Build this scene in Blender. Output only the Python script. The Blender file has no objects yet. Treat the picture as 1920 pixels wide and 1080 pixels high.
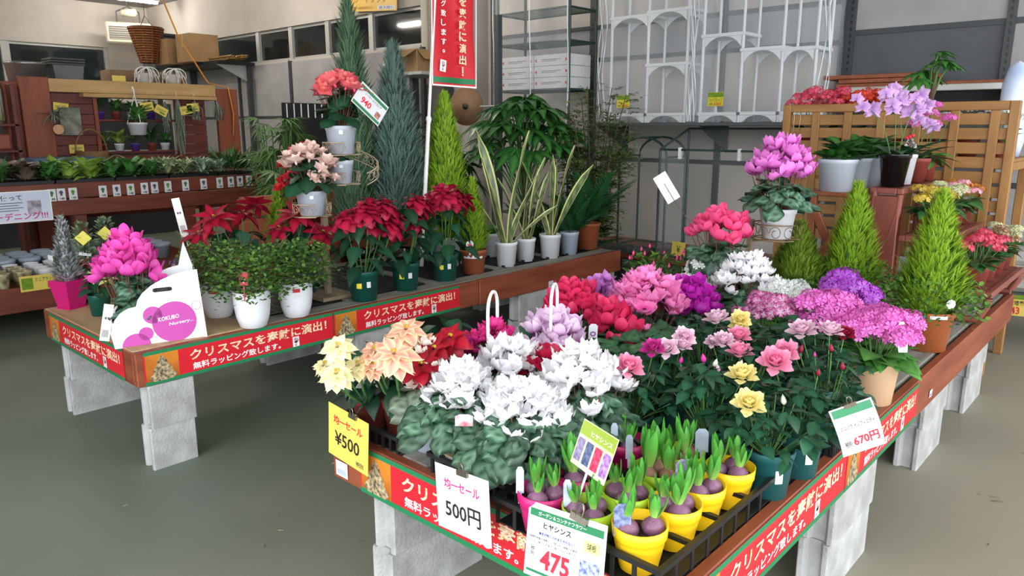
import bpy, math, random
from mathutils import Matrix, Vector
S = bpy.context.scene
COL = S.collection
R = math.radians
# ---------------------------------------------------------------- camera
F_PX, CAM_H, YAW, PITCH = 1387.0, 1.45, R(42.2), math.atan(303/1387)
cd = bpy.data.cameras.new('camera'); cam = bpy.data.objects.new('camera', cd); COL.objects.link(cam)
cd.sensor_width = 36; cd.lens = 36*F_PX/1920; cd.clip_end = 200
cam.location = (0, 0, CAM_H); cam.rotation_euler = (math.pi/2-PITCH, 0, YAW)
S.camera = cam
# ---------------------------------------------------------------- sky, exposure
W = bpy.data.worlds.new('overcast_sky'); S.world = W; W.use_nodes = True
bg = W.node_tree.nodes['Background']; bg.inputs[0].default_value = (0.93, 0.965, 1.0, 1); bg.inputs[1].default_value = 2.9
S.view_settings.view_transform = 'Standard'; S.view_settings.look = 'None'
S.view_settings.exposure = 0.8; S.view_settings.gamma = 1; S.view_settings.use_curve_mapping = False

# ---------------------------------------------------------------- surveying: sight lines met with real planes
def sight(px, py):
    x, y = px-960, py-540
    fw = F_PX*math.cos(PITCH)-y*math.sin(PITCH); dn = y*math.cos(PITCH)+F_PX*math.sin(PITCH)
    return Vector((-math.sin(YAW)*fw+math.cos(YAW)*x, math.cos(YAW)*fw+math.sin(YAW)*x, -dn))
def on(px, py, z):
    r = sight(px, py); t = (z-CAM_H)/r.z; return Vector((r.x*t, r.y*t, z))
def ony(px, py, Y):
    r = sight(px, py); t = Y/r.y; return Vector((r.x*t, Y, CAM_H+r.z*t))
def onx(px, py, X):
    r = sight(px, py); t = X/r.x; return Vector((X, r.y*t, CAM_H+r.z*t))

# ---------------------------------------------------------------- materials
def lin(h):
    h = h.lstrip('#'); c = [int(h[i:i+2], 16)/255 for i in (0, 2, 4)]
    return tuple(x/12.92 if x <= .04045 else ((x+.055)/1.055)**2.4 for x in c)+(1,)
MATS = {}
def mat(name, c, c2=None, rough=.6, attr=False, noise=None, bump=0, bscale=40, rnd=0, trans=0, metal=0, spec=.5, alpha=1, stretch=None, emit=0):
    """c..c2 mixed by the mesh attribute t (attr) and / or a noise (noise = scale); rnd = value change from one object to the next"""
    if name in MATS: return MATS[name]
    m = bpy.data.materials.new(name); MATS[name] = m; m.use_nodes = True
    nt = m.node_tree; N = nt.nodes; L = nt.links
    b = N['Principled BSDF']; out = N['Material Output']
    b.inputs['Roughness'].default_value = rough; b.inputs['Metallic'].default_value = metal
    b.inputs['Specular IOR Level'].default_value = spec
    col = N.new('ShaderNodeMix'); col.data_type = 'RGBA'
    A, B, O = col.inputs[6], col.inputs[7], col.outputs[2]
    A.default_value = lin(c); B.default_value = lin(c2 or c); col.inputs[0].default_value = 0
    tc = N.new('ShaderNodeTexCoord'); mp = N.new('ShaderNodeMapping')
    L.new(tc.outputs['Object'], mp.inputs[0])
    if stretch: mp.inputs['Scale'].default_value = stretch
    fac = None
    if noise:
        n = N.new('ShaderNodeTexNoise'); n.inputs['Scale'].default_value = noise; n.inputs['Detail'].default_value = 5
        L.new(mp.outputs[0], n.inputs['Vector'])
        r = N.new('ShaderNodeMapRange'); r.inputs[1].default_value = .35; r.inputs[2].default_value = .65
        L.new(n.outputs[0], r.inputs[0]); fac = r.outputs[0]
    if attr:
        a = N.new('ShaderNodeAttribute'); a.attribute_name = 't'
        if fac:
            q = N.new('ShaderNodeMath'); q.operation = 'MULTIPLY_ADD'; L.new(fac, q.inputs[0]); q.inputs[1].default_value = .35
            s = N.new('ShaderNodeMath'); s.operation = 'SUBTRACT'; L.new(a.outputs['Fac'], s.inputs[0]); s.inputs[1].default_value = .17
            L.new(s.outputs[0], q.inputs[2]); q.use_clamp = True; fac = q.outputs[0]
        else: fac = a.outputs['Fac']
    if fac: L.new(fac, col.inputs[0])
    if rnd:
        oi = N.new('ShaderNodeObjectInfo'); mr = N.new('ShaderNodeMapRange')
        mr.inputs[3].default_value = 1-rnd; mr.inputs[4].default_value = 1+rnd
        L.new(oi.outputs['Random'], mr.inputs[0])
        hs = N.new('ShaderNodeHueSaturation'); L.new(O, hs.inputs['Color']); L.new(mr.outputs[0], hs.inputs['Value']); O = hs.outputs[0]
    L.new(O, b.inputs['Base Color'])
    if bump:
        n2 = N.new('ShaderNodeTexNoise'); n2.inputs['Scale'].default_value = bscale; n2.inputs['Detail'].default_value = 6
        L.new(mp.outputs[0], n2.inputs['Vector'])
        bp = N.new('ShaderNodeBump'); bp.inputs['Strength'].default_value = bump; bp.inputs['Distance'].default_value = .01
        L.new(n2.outputs[0], bp.inputs['Height']); L.new(bp.outputs[0], b.inputs['Normal'])
    if emit:
        L.new(O, b.inputs['Emission Color']); b.inputs['Emission Strength'].default_value = emit
    sh = b.outputs[0]
    if trans:
        tr = N.new('ShaderNodeBsdfTranslucent'); L.new(O, tr.inputs[0])
        mx = N.new('ShaderNodeMixShader'); mx.inputs[0].default_value = trans
        L.new(sh, mx.inputs[1]); L.new(tr.outputs[0], mx.inputs[2]); sh = mx.outputs[0]
    if alpha < 1:
        tp = N.new('ShaderNodeBsdfTransparent'); mx = N.new('ShaderNodeMixShader'); mx.inputs[0].default_value = alpha
        L.new(tp.outputs[0], mx.inputs[1]); L.new(sh, mx.inputs[2]); sh = mx.outputs[0]
    L.new(sh, out.inputs[0])
    return m

# ---------------------------------------------------------------- mesh builder
class MB:
    def __init__(s): s.v = []; s.f = []; s.t = []
    def add(s, vs, fs, ts=None, M=None):
        o = len(s.v)
        s.v += [tuple(M @ Vector(p)) for p in vs] if M else [tuple(p) for p in vs]
        s.f += [tuple(i+o for i in f) for f in fs]
        s.t += list(ts) if ts else [0.0]*len(vs)
        return s
    def box(s, x0, x1, y0, y1, z0, z1, M=None, t=0):
        return s.add([(x0,y0,z0),(x1,y0,z0),(x1,y1,z0),(x0,y1,z0),(x0,y0,z1),(x1,y0,z1),(x1,y1,z1),(x0,y1,z1)],
                     [(3,2,1,0),(4,5,6,7),(0,1,5,4),(1,2,6,5),(2,3,7,6),(3,0,4,7)], [t]*8, M)
    def cbox(s, x0, x1, y0, y1, z0, z1, c=.004, M=None):
        """box with chamfered edges"""
        vs = []
        for z, i in ((z0, c), (z0+c, 0), (z1-c, 0), (z1, c)):
            a, b, d, e = x0+i, x1-i, y0+i, y1-i; k = c if i == 0 else c*.4
            vs += [(a+k,d,z),(b-k,d,z),(b,d+k,z),(b,e-k,z),(b-k,e,z),(a+k,e,z),(a,e-k,z),(a,d+k,z)]
        fs = [tuple(range(7, -1, -1)), tuple(range(24, 32))]
        for r in range(3):
            for i in range(8):
                j = (i+1) % 8; fs.append((r*8+i, r*8+j, r*8+8+j, r*8+8+i))
        return s.add(vs, fs, None, M)
    def lathe(s, prof, n=20, M=None, ts=None, a0=0, a1=2*math.pi):
        full = abs(a1-a0-2*math.pi) < 1e-6; k = n if full else n+1
        vs = []; tt = []
        for q, (r, z) in enumerate(prof):
            for i in range(k):
                a = a0+(a1-a0)*i/n; vs.append((r*math.cos(a), r*math.sin(a), z)); tt.append(ts[q] if ts else 0)
        fs = []
        for q in range(len(prof)-1):
            for i in range(n):
                j = (i+1) % k
                fs.append((q*k+i, q*k+j, (q+1)*k+j, (q+1)*k+i))
        return s.add(vs, fs, tt, M)
    def disc(s, r, z, n=16, M=None, t=0):
        return s.add([(r*math.cos(2*math.pi*i/n), r*math.sin(2*math.pi*i/n), z) for i in range(n)], [tuple(range(n))], [t]*n, M)
    def tube(s, pts, r, n=6, M=None, t=0, r1=None, cap=False):
        pts = [Vector(p) for p in pts]; vs = []; m = len(pts)
        up = Vector((0, 0, 1))
        for i, p in enumerate(pts):
            d = (pts[min(i+1, m-1)]-pts[max(i-1, 0)]).normalized()
            a = d.cross(up)
            if a.length < .05: a = d.cross(Vector((1, 0, 0)))
            a.normalize(); b = d.cross(a)
            rr = r if r1 is None else r+(r1-r)*i/(m-1)
            vs += [p+(a*math.cos(2*math.pi*k/n)+b*math.sin(2*math.pi*k/n))*rr for k in range(n)]
        fs = [(i*n+k, i*n+(k+1) % n, (i+1)*n+(k+1) % n, (i+1)*n+k) for i in range(m-1) for k in range(n)]
        if cap: fs += [tuple(range(n-1, -1, -1)), tuple(range((m-1)*n, m*n))]
        return s.add(vs, fs, [t]*len(vs), M)
    def poly(s, pts, z0, z1, M=None):
        """closed outline in XY, extruded z0..z1"""
        n = len(pts)
        return s.add([(x, y, z0) for x, y in pts]+[(x, y, z1) for x, y in pts],
                     [tuple(range(n-1, -1, -1)), tuple(range(n, 2*n))]+[(i, (i+1) % n, n+(i+1) % n, n+i) for i in range(n)], None, M)
    def sheet(s, w, h, nx, ny, fn, M=None):
        vs = [(w*(i/nx-.5), h*(j/ny-.5), fn(i/nx, j/ny)) for j in range(ny+1) for i in range(nx+1)]
        fs = [(j*(nx+1)+i, j*(nx+1)+i+1, (j+1)*(nx+1)+i+1, (j+1)*(nx+1)+i) for j in range(ny) for i in range(nx)]
        return s.add(vs, fs, None, M)
    def mesh(s, name, m, smooth=True):
        me = bpy.data.meshes.new(name); me.from_pydata(s.v, [], s.f)
        if any(s.t):
            at = me.attributes.new('t', 'FLOAT', 'POINT'); at.data.foreach_set('value', s.t)
        me.materials.append(m)
        if smooth: me.polygons.foreach_set('use_smooth', [True]*len(me.polygons))
        return me
def T(x, y=0, z=0): return Matrix.Translation((x, y, z) if not hasattr(x, '__len__') else x)
def RZ(a): return Matrix.Rotation(a, 4, 'Z')
def RX(a): return Matrix.Rotation(a, 4, 'X')
def RY(a): return Matrix.Rotation(a, 4, 'Y')
def SC(k, ky=None, kz=None): return Matrix.Diagonal((k, k if ky is None else ky, k if kz is None else kz, 1))
def frame(o, x, y):
    x = Vector(x).normalized(); n = x.cross(Vector(y)).normalized(); y = n.cross(x)
    return Matrix(((x.x, y.x, n.x, o[0]), (x.y, y.y, n.y, o[1]), (x.z, y.z, n.z, o[2]), (0, 0, 0, 1)))
# ---------------------------------------------------------------- objects
def tag(o, label, cat, group=None, kind=None):
    if label: o['label'] = label
    if cat: o['category'] = cat
    if group: o['group'] = group
    if kind: o['kind'] = kind
    return o
def put(name, me, parent=None, M=None, label=None, kind=None):
    o = bpy.data.objects.new(name, me); COL.objects.link(o)
    if parent is not None: o.parent = parent
    if M is not None: o.matrix_basis = M
    if label: o['label'] = label
    if kind: o['kind'] = kind
    return o
def part(name, mb, m, parent, M=None, smooth=True, label=None, kind=None):
    return put(name, mb.mesh(name, m, smooth), parent, M, label, kind)
def thing(name, label, cat, M=None, group=None):
    o = put(name, None, None, M); o.empty_display_size = .05
    return tag(o, label, cat, group)
def solo(name, mb, m, label, cat, group=None, M=None, smooth=False):
    return tag(put(name, mb.mesh(name, m, smooth), None, M), label, cat, group)
def struct(name, mb, m, parent=None, M=None, smooth=False):
    o = put(name, mb.mesh(name, m, smooth), parent, M)
    if parent is None: o['kind'] = 'structure'
    return o
FONT = {}
def text(body, m, parent, x, y, w=None, h=.02, align='LEFT', bold=0, z=.0012, rot=0, name='lettering', line=1.0, shear=0, ext=.0003):
    """lettering as a mesh; fitted into the width w (if given), height h for one line"""
    key = (body, m.name, bold, line, shear, ext)
    if key not in FONT:
        c = bpy.data.curves.new('lettering', 'FONT'); c.body = body; c.size = 1; c.resolution_u = 2; c.fill_mode = 'FRONT'
        c.offset = bold; c.space_line = line; c.shear = shear
        o = bpy.data.objects.new('lettering_source', c); COL.objects.link(o)
        bpy.context.view_layer.update()
        me = bpy.data.meshes.new_from_object(o.evaluated_get(bpy.context.evaluated_depsgraph_get()))
        bpy.data.objects.remove(o); bpy.data.curves.remove(c)
        me.materials.clear(); me.materials.append(m)
        xs = [v.co.x for v in me.vertices] or [0, 1]; ys = [v.co.y for v in me.vertices] or [0, 1]
        FONT[key] = (me, min(xs), max(xs), min(ys), max(ys))
    me, x0, x1, y0, y1 = FONT[key]
    sx = w/(x1-x0) if w else h/(y1-y0)
    sy = h/(y1-y0)
    ox = {'LEFT': -x0, 'CENTER': -(x0+x1)/2, 'RIGHT': -x1}[align]
    return put(name, me, parent, T(x, y, z) @ RZ(rot) @ SC(sx, sy, 1) @ T(ox, -(y0+y1)/2, 0))
def rect(name, x, y, w, h, m, parent, z=.0006, rot=0, label=None):
    return part(name, MB().add([(-w/2,-h/2,0),(w/2,-h/2,0),(w/2,h/2,0),(-w/2,h/2,0)], [(0,1,2,3)]), m, parent, T(x, y, z) @ RZ(rot), False, label)
def rnd(seed): return random.Random(seed)

# ---------------------------------------------------------------- room
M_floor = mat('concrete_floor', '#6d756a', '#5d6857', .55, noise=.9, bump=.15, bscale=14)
nt = M_floor.node_tree; mix0 = [n for n in nt.nodes if n.type == 'MIX'][0]      # algae-green slab towards the nursery, entrance daylight painted in as a warmer, lighter tone
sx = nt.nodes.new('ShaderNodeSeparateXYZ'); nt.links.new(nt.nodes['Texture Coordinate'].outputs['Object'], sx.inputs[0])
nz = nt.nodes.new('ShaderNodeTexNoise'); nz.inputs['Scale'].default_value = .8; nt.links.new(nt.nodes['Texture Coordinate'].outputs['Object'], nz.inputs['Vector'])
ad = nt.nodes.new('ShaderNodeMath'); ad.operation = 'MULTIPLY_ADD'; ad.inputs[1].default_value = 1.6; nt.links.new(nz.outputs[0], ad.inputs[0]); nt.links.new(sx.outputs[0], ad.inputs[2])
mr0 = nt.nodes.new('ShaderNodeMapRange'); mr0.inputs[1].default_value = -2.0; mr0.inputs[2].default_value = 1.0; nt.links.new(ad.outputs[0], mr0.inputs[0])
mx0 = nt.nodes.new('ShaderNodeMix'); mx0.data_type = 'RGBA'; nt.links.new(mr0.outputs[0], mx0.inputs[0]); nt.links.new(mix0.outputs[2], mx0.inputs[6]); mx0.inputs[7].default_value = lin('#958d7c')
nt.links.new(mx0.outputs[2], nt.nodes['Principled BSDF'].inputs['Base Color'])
M_wall = mat('painted_wall', '#c9c2ba', '#bfb8b0', .8, noise=2, bump=.05, bscale=120)
M_wall2 = mat('grey_back_panel', '#a3a2a3', '#989799', .75, noise=3)
M_wall3 = mat('charcoal_back_panel', '#55585e', '#4d5056', .7, noise=3)
M_dark = mat('dark_steel', '#3c4043', rough=.5)
M_ceil = mat('ceiling_board', '#9a9a98', '#8f8f8d', .8, noise=3)
M_alu = mat('aluminium_sash', '#b9bab6', rough=.4, metal=.3)
M_glass = mat('dark_window_glass', '#20282a', rough=.06, spec=.8, alpha=.62)
M_black = mat('black_plastic', '#15171a', rough=.45)
YB, XL, ZC = 7.0, -16.7, 3.87
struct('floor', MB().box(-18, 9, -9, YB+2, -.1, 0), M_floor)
struct('ceiling', MB().box(XL-.2, 2.6, -1.6, YB+1.6, ZC, ZC+.15), M_ceil)
def holed(x0, x1, z0, z1, holes):
    """rectangles of a wall around a row of window openings"""
    out = [(x0, x1, z0, holes[0][2]), (x0, x1, holes[0][3], z1)]; c = x0
    for a, b, zz0, zz1 in holes: out.append((c, a, zz0, zz1)); c = b
    out.append((c, x1, holes[0][2], holes[0][3])); return out
WB0, WB1 = 2.53, 3.05            # window band of the back wall
mb = MB()
bwin = [(-13.9, -7.97, WB0, WB1)]
for a, b, z0, z1 in holed(XL, 5, 0, ZC, bwin): mb.box(a, b, YB, YB+.15, z0, z1)
wb = struct('wall_back', mb, M_wall)
mb = MB()
lw = [(-1.5, 6.15, 1.75, 3.02)]
for a, b, z0, z1 in holed(-1.6, YB, 0, ZC, lw): mb.box(XL-.15, XL, a, b, z0, z1)
wl = struct('wall_left', mb, M_wall)
struct('added_shade_wall', MB().box(XL, -3.4, -1.75, -1.6, 0, ZC), M_wall)  # unseen wall, added to cut the sky light on the left floor
# windows
win1 = struct('window_1', MB().box(-13.9, -7.97, YB+.06, YB+.10, WB0, WB0+.04).box(-13.9, -7.97, YB+.06, YB+.10, WB1-.04, WB1), M_alu)
xs = [-13.9, -12.35, -11.3, -10.25, -9.15, -7.97]
for i, x in enumerate(xs):
    part('mullion', MB().box(x-.05, x+.05, YB+.02, YB+.11, WB0, WB1), M_alu, win1, None, False)
for a, b in zip(xs, xs[1:]):
    part('pane', MB().box(a+.05, b-.05, YB+.07, YB+.08, WB0+.04, WB1-.04), M_glass, win1, None, False)
win2 = struct('window_2', MB().box(XL-.1, XL-.05, -1.5, 6.15, 1.75, 1.8).box(XL-.1, XL-.05, -1.5, 6.15, 2.97, 3.02), M_alu)
ys = [-1.5, .2, 2.0, 4.0, 4.35, 6.15]
for y in ys: part('mullion', MB().box(XL-.11, XL-.02, y-.07, y+.07, 1.75, 3.02), M_alu, win2, None, False)
for a, b in zip(ys, ys[1:]):
    part('pane', MB().box(XL-.08, XL-.07, a+.07, b-.07, 1.8, 2.97), M_glass, win2, None, False)
# the unlit rooms behind the panes
struct('wall_storeroom', MB().box(XL-1, -5, YB+1.6, YB+1.7, 0, ZC).box(-5.1, -5, YB+.15, YB+1.6, 0, ZC), mat('storeroom_wall', '#6d6a66', rough=.8))
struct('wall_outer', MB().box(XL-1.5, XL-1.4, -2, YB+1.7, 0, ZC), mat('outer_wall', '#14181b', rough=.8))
# gondola back panels along the back wall, each panel its own piece
def panel_run(name, x0, x1, y, rows, posts, m_of, parent):
    for a, b in zip(posts, posts[1:]):
        for k, (z0, z1) in enumerate(rows):
            part('panel', MB().box(a+.025, b-.025, y, y+.02, z0+.012, z1-.012), m_of(a, k), parent, None, False)
        for z0, z1 in rows[1:]:
            part('rail', MB().box(a+.025, b-.025, y-.012, y+.012, z0-.022, z0+.022), M_dark, parent, None, False)
    for x in posts:
        p = part('post', MB().box(x-.03, x+.03, y-.03, y+.02, 0, rows[-1][1]), M_dark, parent, None, False)
        mb = MB()
        for i in range(28): mb.box(x-.008, x+.008, y-.032, y-.0305, 1.2+i*.055, 1.23+i*.055)
        part('slots', mb, M_black, p, None, False, kind='stuff')
g1 = thing('shelving_panel_unit', 'beige and grey wall panels with dark slotted posts behind the wrapped racks', 'shelving', T(-3, 6.9, 0))
gx = [-6.55, -5.05, -3.5, -2.38]
for o in [g1]:
    pass
def relx(L): return [x+3 for x in L]
panel_run('a', 0, 0, 0, [(0, 1.1), (1.1, 2.16), (2.16, 2.5), (2.5, 3.5)], relx(gx), lambda a, k: [M_wall, M_wall, M_wall2, M_wall][k], g1)
g2 = thing('shelving_panel_unit', 'pale grey panels above a charcoal panel between two slotted posts', 'shelving', T(-3, 6.9, 0))
panel_run('b', 0, 0, 0, [(0, 1.0), (1.0, 2.23), (2.23, 3.5)], relx([-2.32, -1.16, 0.1]), lambda a, k: [M_wall2, M_wall3, M_wall2][k] if a < 1.5 else M_wall2, g2)
g3 = thing('shelving_panel_unit', 'tall grey shelving back panels with black posts below the windows', 'shelving', T(-3, 6.75, 0))
panel_run('c', 0, 0, 0, [(0, 1.6), (1.6, 2.47)], relx([-14.2, -12.55, -10.9, -9.4, -7.7]), lambda a, k: M_wall2, g3)
# pipe and pillar
struct('trim_1', MB().box(-7.2, -6.75, YB-.35, YB, 0, ZC), M_wall)
pp = onx(797, 40, -7.75)
solo('wall_pipe', MB().tube([(-7.78, 6.86, 2.0), (-7.78, 6.86, ZC)], .05, 10), mat('cream_pipe', '#cfc8b8', rough=.5), 'cream vertical pipe at the end of the window row', 'pipe', smooth=True)
# ceiling lamps
M_tube = mat('fluorescent_tube', '#fff6ea', emit=100)
M_white = mat('white_enamel', '#e9e9e6', rough=.4)
def lamp(x, y, label, along='x'):
    t = thing('fluorescent_lamp', label, 'ceiling lamp', T(x, y, ZC-.12) @ (Matrix() if along == 'x' else RZ(math.pi/2)), 'fluorescent ceiling lamps')
    part('housing', MB().box(-.62, .62, -.06, .06, .03, .12), M_white, t, None, False)
    part('tube', MB().tube([(-.6, 0, 0), (.6, 0, 0)], .018, 8, cap=True), M_tube, t)
lamp(-15.1, 5.95, 'lit fluorescent tube on the ceiling before the corner heater', 'y')
for x, y, w_ in ((-10.5, 2.4, 'seedling bench'), (-6.2, 4.4, 'bamboo palms'), (-10.5, 5.2, 'storeroom windows'), (-13.6, 2.4, 'far wall window'), (-13.6, .2, 'open floor before the far window'), (-10.5, -.2, 'aisle before the seedling bench')): lamp(x, y, 'lit fluorescent ceiling tube above the '+w_)
# ---------------------------------------------------------------- the two flower benches
M_redwood = mat('red_stained_wood', '#8e4a2e', '#74351f', .5, noise=6, bump=.12, bscale=30, stretch=(3, .35, 3))
M_redwood_x = mat('red_stained_wood_cross', '#8e4a2e', '#6f3420', .5, noise=6, bump=.12, bscale=30, stretch=(.35, 3, 3))
M_ply = mat('plywood', '#b79a72', '#a38660', .65, noise=5, bump=.05, stretch=(.5, 4, 4))
M_grey_wood = mat('weathered_plank', '#8d8a82', '#77746c', .8, noise=7, bump=.3, bscale=40, stretch=(5, .4, 5), rnd=.1)
M_conc = mat('concrete_block', '#b4b5b4', '#979895', .9, noise=9, bump=.5, bscale=90, rnd=.08)
ZT = .53
XA0, XA1, YA0, YA1 = -4.28, -3.12, 1.12, 4.67
XB0, XB1, YB0, YB1 = -1.85, -.63, 1.21, 4.9
def bench(label, x0, x1, y0, y1, cat='display table'):
    t = thing('flower_bench', label, cat, T(x0, y0, 0))
    w, d = x1-x0, y1-y0
    part('side_board', MB().cbox(0, w-.035, 0, .035, .38, ZT), M_redwood_x, t, None, False)
    part('side_board', MB().cbox(0, w-.035, d-.035, d, .38, ZT), M_redwood_x, t, None, False)
    part('back_board', MB().cbox(0, .03, .036, d-.036, .38, ZT-.005), M_redwood, t, None, False)
    for i in range(4):
        yy = .3+i*(d-.6)/3
        part('cross_beam', MB().box(.03, w-.04, yy-.03, yy+.03, .382, ZT-.03), M_redwood_x, t, None, False)
    return t, w, d
tA, wA, dA = bench('long red-stained bench on blocks carrying poinsettias and potted conifers', XA0, XA1, YA0, YA1)
part('front_board', MB().cbox(wA-.034, wA, 0, 2.02, .38, ZT), M_redwood, tA, None, False)
part('front_board', MB().cbox(wA-.034, wA+.004, 2.023, dA, .375, ZT+.002), M_redwood, tA, None, False)
part('plywood_sheet', MB().cbox(.005, wA-.036, .004, .56, ZT-.012, ZT+.003), M_ply, tA, None, False)
for i in range(5):
    y0 = .575+i*.595
    part('rail_plank', MB().cbox(wA-.16, wA-.036, y0, y0+.592, ZT-.03, ZT), M_grey_wood, tA, None, False)
    part('rail_plank', MB().cbox(.032, .11, y0, y0+.592, ZT-.03, ZT), M_grey_wood, tA, None, False)
    part('cross_plank', MB().cbox(.112, wA-.162, y0+.005, y0+.08, ZT-.03, ZT-.001), M_grey_wood, tA, None, False)
    for k in range(2):
        a = .115+k*.43; mb = MB()
        for j in range(16): mb.box(a+j*.0268, a+j*.0268+.011, y0+.082, y0+.59, ZT-.03, ZT-.004)
        for j in range(9): mb.box(a, a+.415, y0+.085+j*.061, y0+.1+j*.061, ZT-.026, ZT-.006)
        part('plastic_grid', mb, M_black, tA, None, False)
tB, wB, dB = bench('wide red-stained bench on blocks crowded with cyclamens, roses and hyacinths', XB0, XB1, YB0, YB1)
part('front_board', MB().cbox(wB-.034, wB, 0, 2.4, .38, ZT), M_redwood, tB, None, False)
part('front_board', MB().cbox(wB-.034, wB, 2.403, dB, .38, ZT), M_redwood, tB, None, False)
for i in range(9):
    x = .035+i*.1285
    part('plank', MB().cbox(x, x+.108, .037, dB-.037, ZT-.03, ZT-.001), M_grey_wood, tB, None, False)
# concrete blocks (each end has the shallow mortar groove)
def block_mesh(L):
    h = .0475; g = .018
    pts = [(-h, -L/2+.004), (-h+.004, -L/2), (-.03, -L/2), (-.018, -L/2+g), (.018, -L/2+g), (.03, -L/2), (h-.004, -L/2), (h, -L/2+.004)]
    pts += [(-x, -y) for x, y in pts]
    mb = MB().poly([(x*.985, y*.993) for x, y in pts], 0, .006).poly(pts, .004, .185).poly([(x*.985, y*.993) for x, y in pts], .184, .19)
    return mb.mesh('concrete_block', M_conc, False)
BL, BS = block_mesh(.39), block_mesh(.195)
def stack(x, y, me, where, rz=0, n=2):
    for k in range(n):
        o = put('concrete_block', me, None, T(x+(.006 if k else 0), y+(.008 if k else 0), k*.1896) @ RZ(rz))
        tag(o, ('upper' if k else 'lower')+' grey concrete block of the stack '+where, 'concrete block', 'concrete blocks under the benches')
stack(-3.165, 1.245, BS, 'at the front corner of the poinsettia bench')
stack(-4.11, 1.33, BL, 'under the pink square pot end of the bench')
stack(-3.19, 2.42, BL, 'midway under the poinsettia bench banners')
stack(-4.11, 2.42, BL, 'midway under the rear of the poinsettia bench')
stack(-3.19, 3.72, BL, 'below the snake plants')
stack(-3.19, 4.42, BL, 'at the end below the big terracotta pot')
stack(-4.11, 4.3, BL, 'at the far rear end of the poinsettia bench')
stack(-1.655, 1.43, BL, 'below the yellow 500 yen sign')
stack(-.70, 2.36, BL, 'below the rose price tag')
stack(-.735, 3.54, BL, 'below the goldcrest in terracotta')
stack(-.735, 4.42, BL, 'below the brown stepped stand')
stack(-.70, 1.43, BL, 'below the hyacinth corner')
stack(-1.74, 2.9, BL, 'midway under the hidden side of the cyclamen bench')
stack(-1.74, 4.5, BL, 'at the far hidden corner of the cyclamen bench')
# ---------------------------------------------------------------- red Christmas banners
M_red = mat('banner_red', '#cf1f2e', rough=.35)
M_green = mat('banner_green', '#1f7a4d', rough=.4)
M_gold = mat('gold_print', '#fdf6e0', '#e6a860', .4, noise=5)
M_wprint = mat('white_print', '#f6f4f2', rough=.4)
M_orange = mat('orange_photo', '#d98a2a', '#8a2d12', .4, noise=3)
M_treeprint = mat('tree_photo', '#2d2418', '#c8b48c', .5, noise=70)
M_paper = mat('white_card', '#d9dade', rough=.5)
M_yellow = mat('yellow_card', '#dcc65a', rough=.5)
M_ink = mat('black_ink', '#1b1a1c', rough=.5)
M_pinkink = mat('magenta_ink', '#c8287e', rough=.5)
M_redink = mat('red_ink', '#d6203a', rough=.5)
M_rosepic = mat('rose_photo', '#8a1522', '#f0e8e8', .5, noise=60)
def banner(M, w, label, h=.146, group='red banners taped to the benches'):
    mb = MB().box(-w/2, w/2, -h/2, h/2, -.001, 0)
    t = solo('christmas_banner', mb, M_red, label, 'banner', group, M)
    rect('green_stripe', 0, h/2-.008, w, .016, M_green, t); rect('green_stripe', 0, -h/2+.008, w, .016, M_green, t)
    pw = w*.15; px = -w/2+pw/2+.006
    p = rect('tree_picture', px, 0, pw, h-.032, M_orange, t)
    part('tree', MB().add([(-.3*pw,-.42*h,0),(.3*pw,-.42*h,0),(.42*pw,-.3*h,0),(.25*pw,-.12*h,0),(.3*pw,-.1*h,0),(.14*pw,.1*h,0),(.18*pw,.12*h,0),(0,.36*h,0),(-.18*pw,.12*h,0),(-.14*pw,.1*h,0),(-.3*pw,-.1*h,0),(-.25*pw,-.12*h,0),(-.42*pw,-.3*h,0)], [tuple(range(13))]), M_treeprint, p, T(0, 0, .0005), False)
    text('クリスマスを素敵に演出！', M_gold, t, -w/2+w*.21, h*.13, w*.75, h*.34, bold=.024)
    text('無料ラッピング致します。', M_wprint, t, -w/2+w*.22, -h*.22, w*.46, h*.22, bold=.018)
    r = rect('rose_picture', w*.27, -h*.22, h*.24, h*.34, M_wprint, t)
    part('rose', MB().disc(h*.1, 0, 10, T(0, h*.05, 0)).add([(-.03*h,-.15*h,0),(.03*h,-.15*h,0),(.05*h,.02*h,0),(-.05*h,.02*h,0)], [(0,1,2,3)]), M_rosepic, r, T(0, 0, .0005), False)
    return t
FX = lambda y, z=.455, x=XA1+.003: frame((x, y, z), (0, 1, 0), (0, 0, 1))          # facing +X
FY = lambda x, z=.455, y=YA0-.003: frame((x, y, z), (1, 0, 0), (0, 0, 1))          # facing -Y
banner(FX(1.615), .93, 'red Christmas banner with tree photo on the bench corner below the round white pots')
banner(FX(2.53), .88, 'red Christmas banner with tree photo below the dark green poinsettia pots')
banner(FY(-3.72), .95, 'red Christmas banner on the bench end below the pink square pot')
banner(FY(-1.24, y=YB0-.003), .93, 'red Christmas banner behind the white 500 yen sign')
banner(FX(1.685, x=XB1+.003), .95, 'red Christmas banner on the bench edge below the green rose pots')
banner(FX(2.545, x=XB1+.003), .76, 'red Christmas banner on the bench edge behind the rose price tag')
def sticker(M, w=.05, h=.035, label='small white price sticker on the red bench board'):
    t = solo('price_sticker', MB().box(-w/2, w/2, -h/2, h/2, -.0005, 0), M_paper, label, 'sticker', 'price stickers on boards', M)
    mb = MB()
    for i in range(9): mb.box(-w*.35+i*w*.08, -w*.35+i*w*.08+w*.035, -h*.35, -.02*h, .0002, .0004)
    part('barcode', mb, mat('sticker_print', '#7f95b5'), t, None, False)
sticker(FY(-1.80, .42, YB0-.004), .06, .05, 'white barcode sticker on the bench end below the yellow sign')
sticker(FX(3.83, .40, XA1+.006), .05, .045, 'white barcode sticker on the board below the snake plants')
sticker(FX(3.13, .43, XB1+.004), .04, .03, 'white barcode sticker on the board past the last banner')
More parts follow.
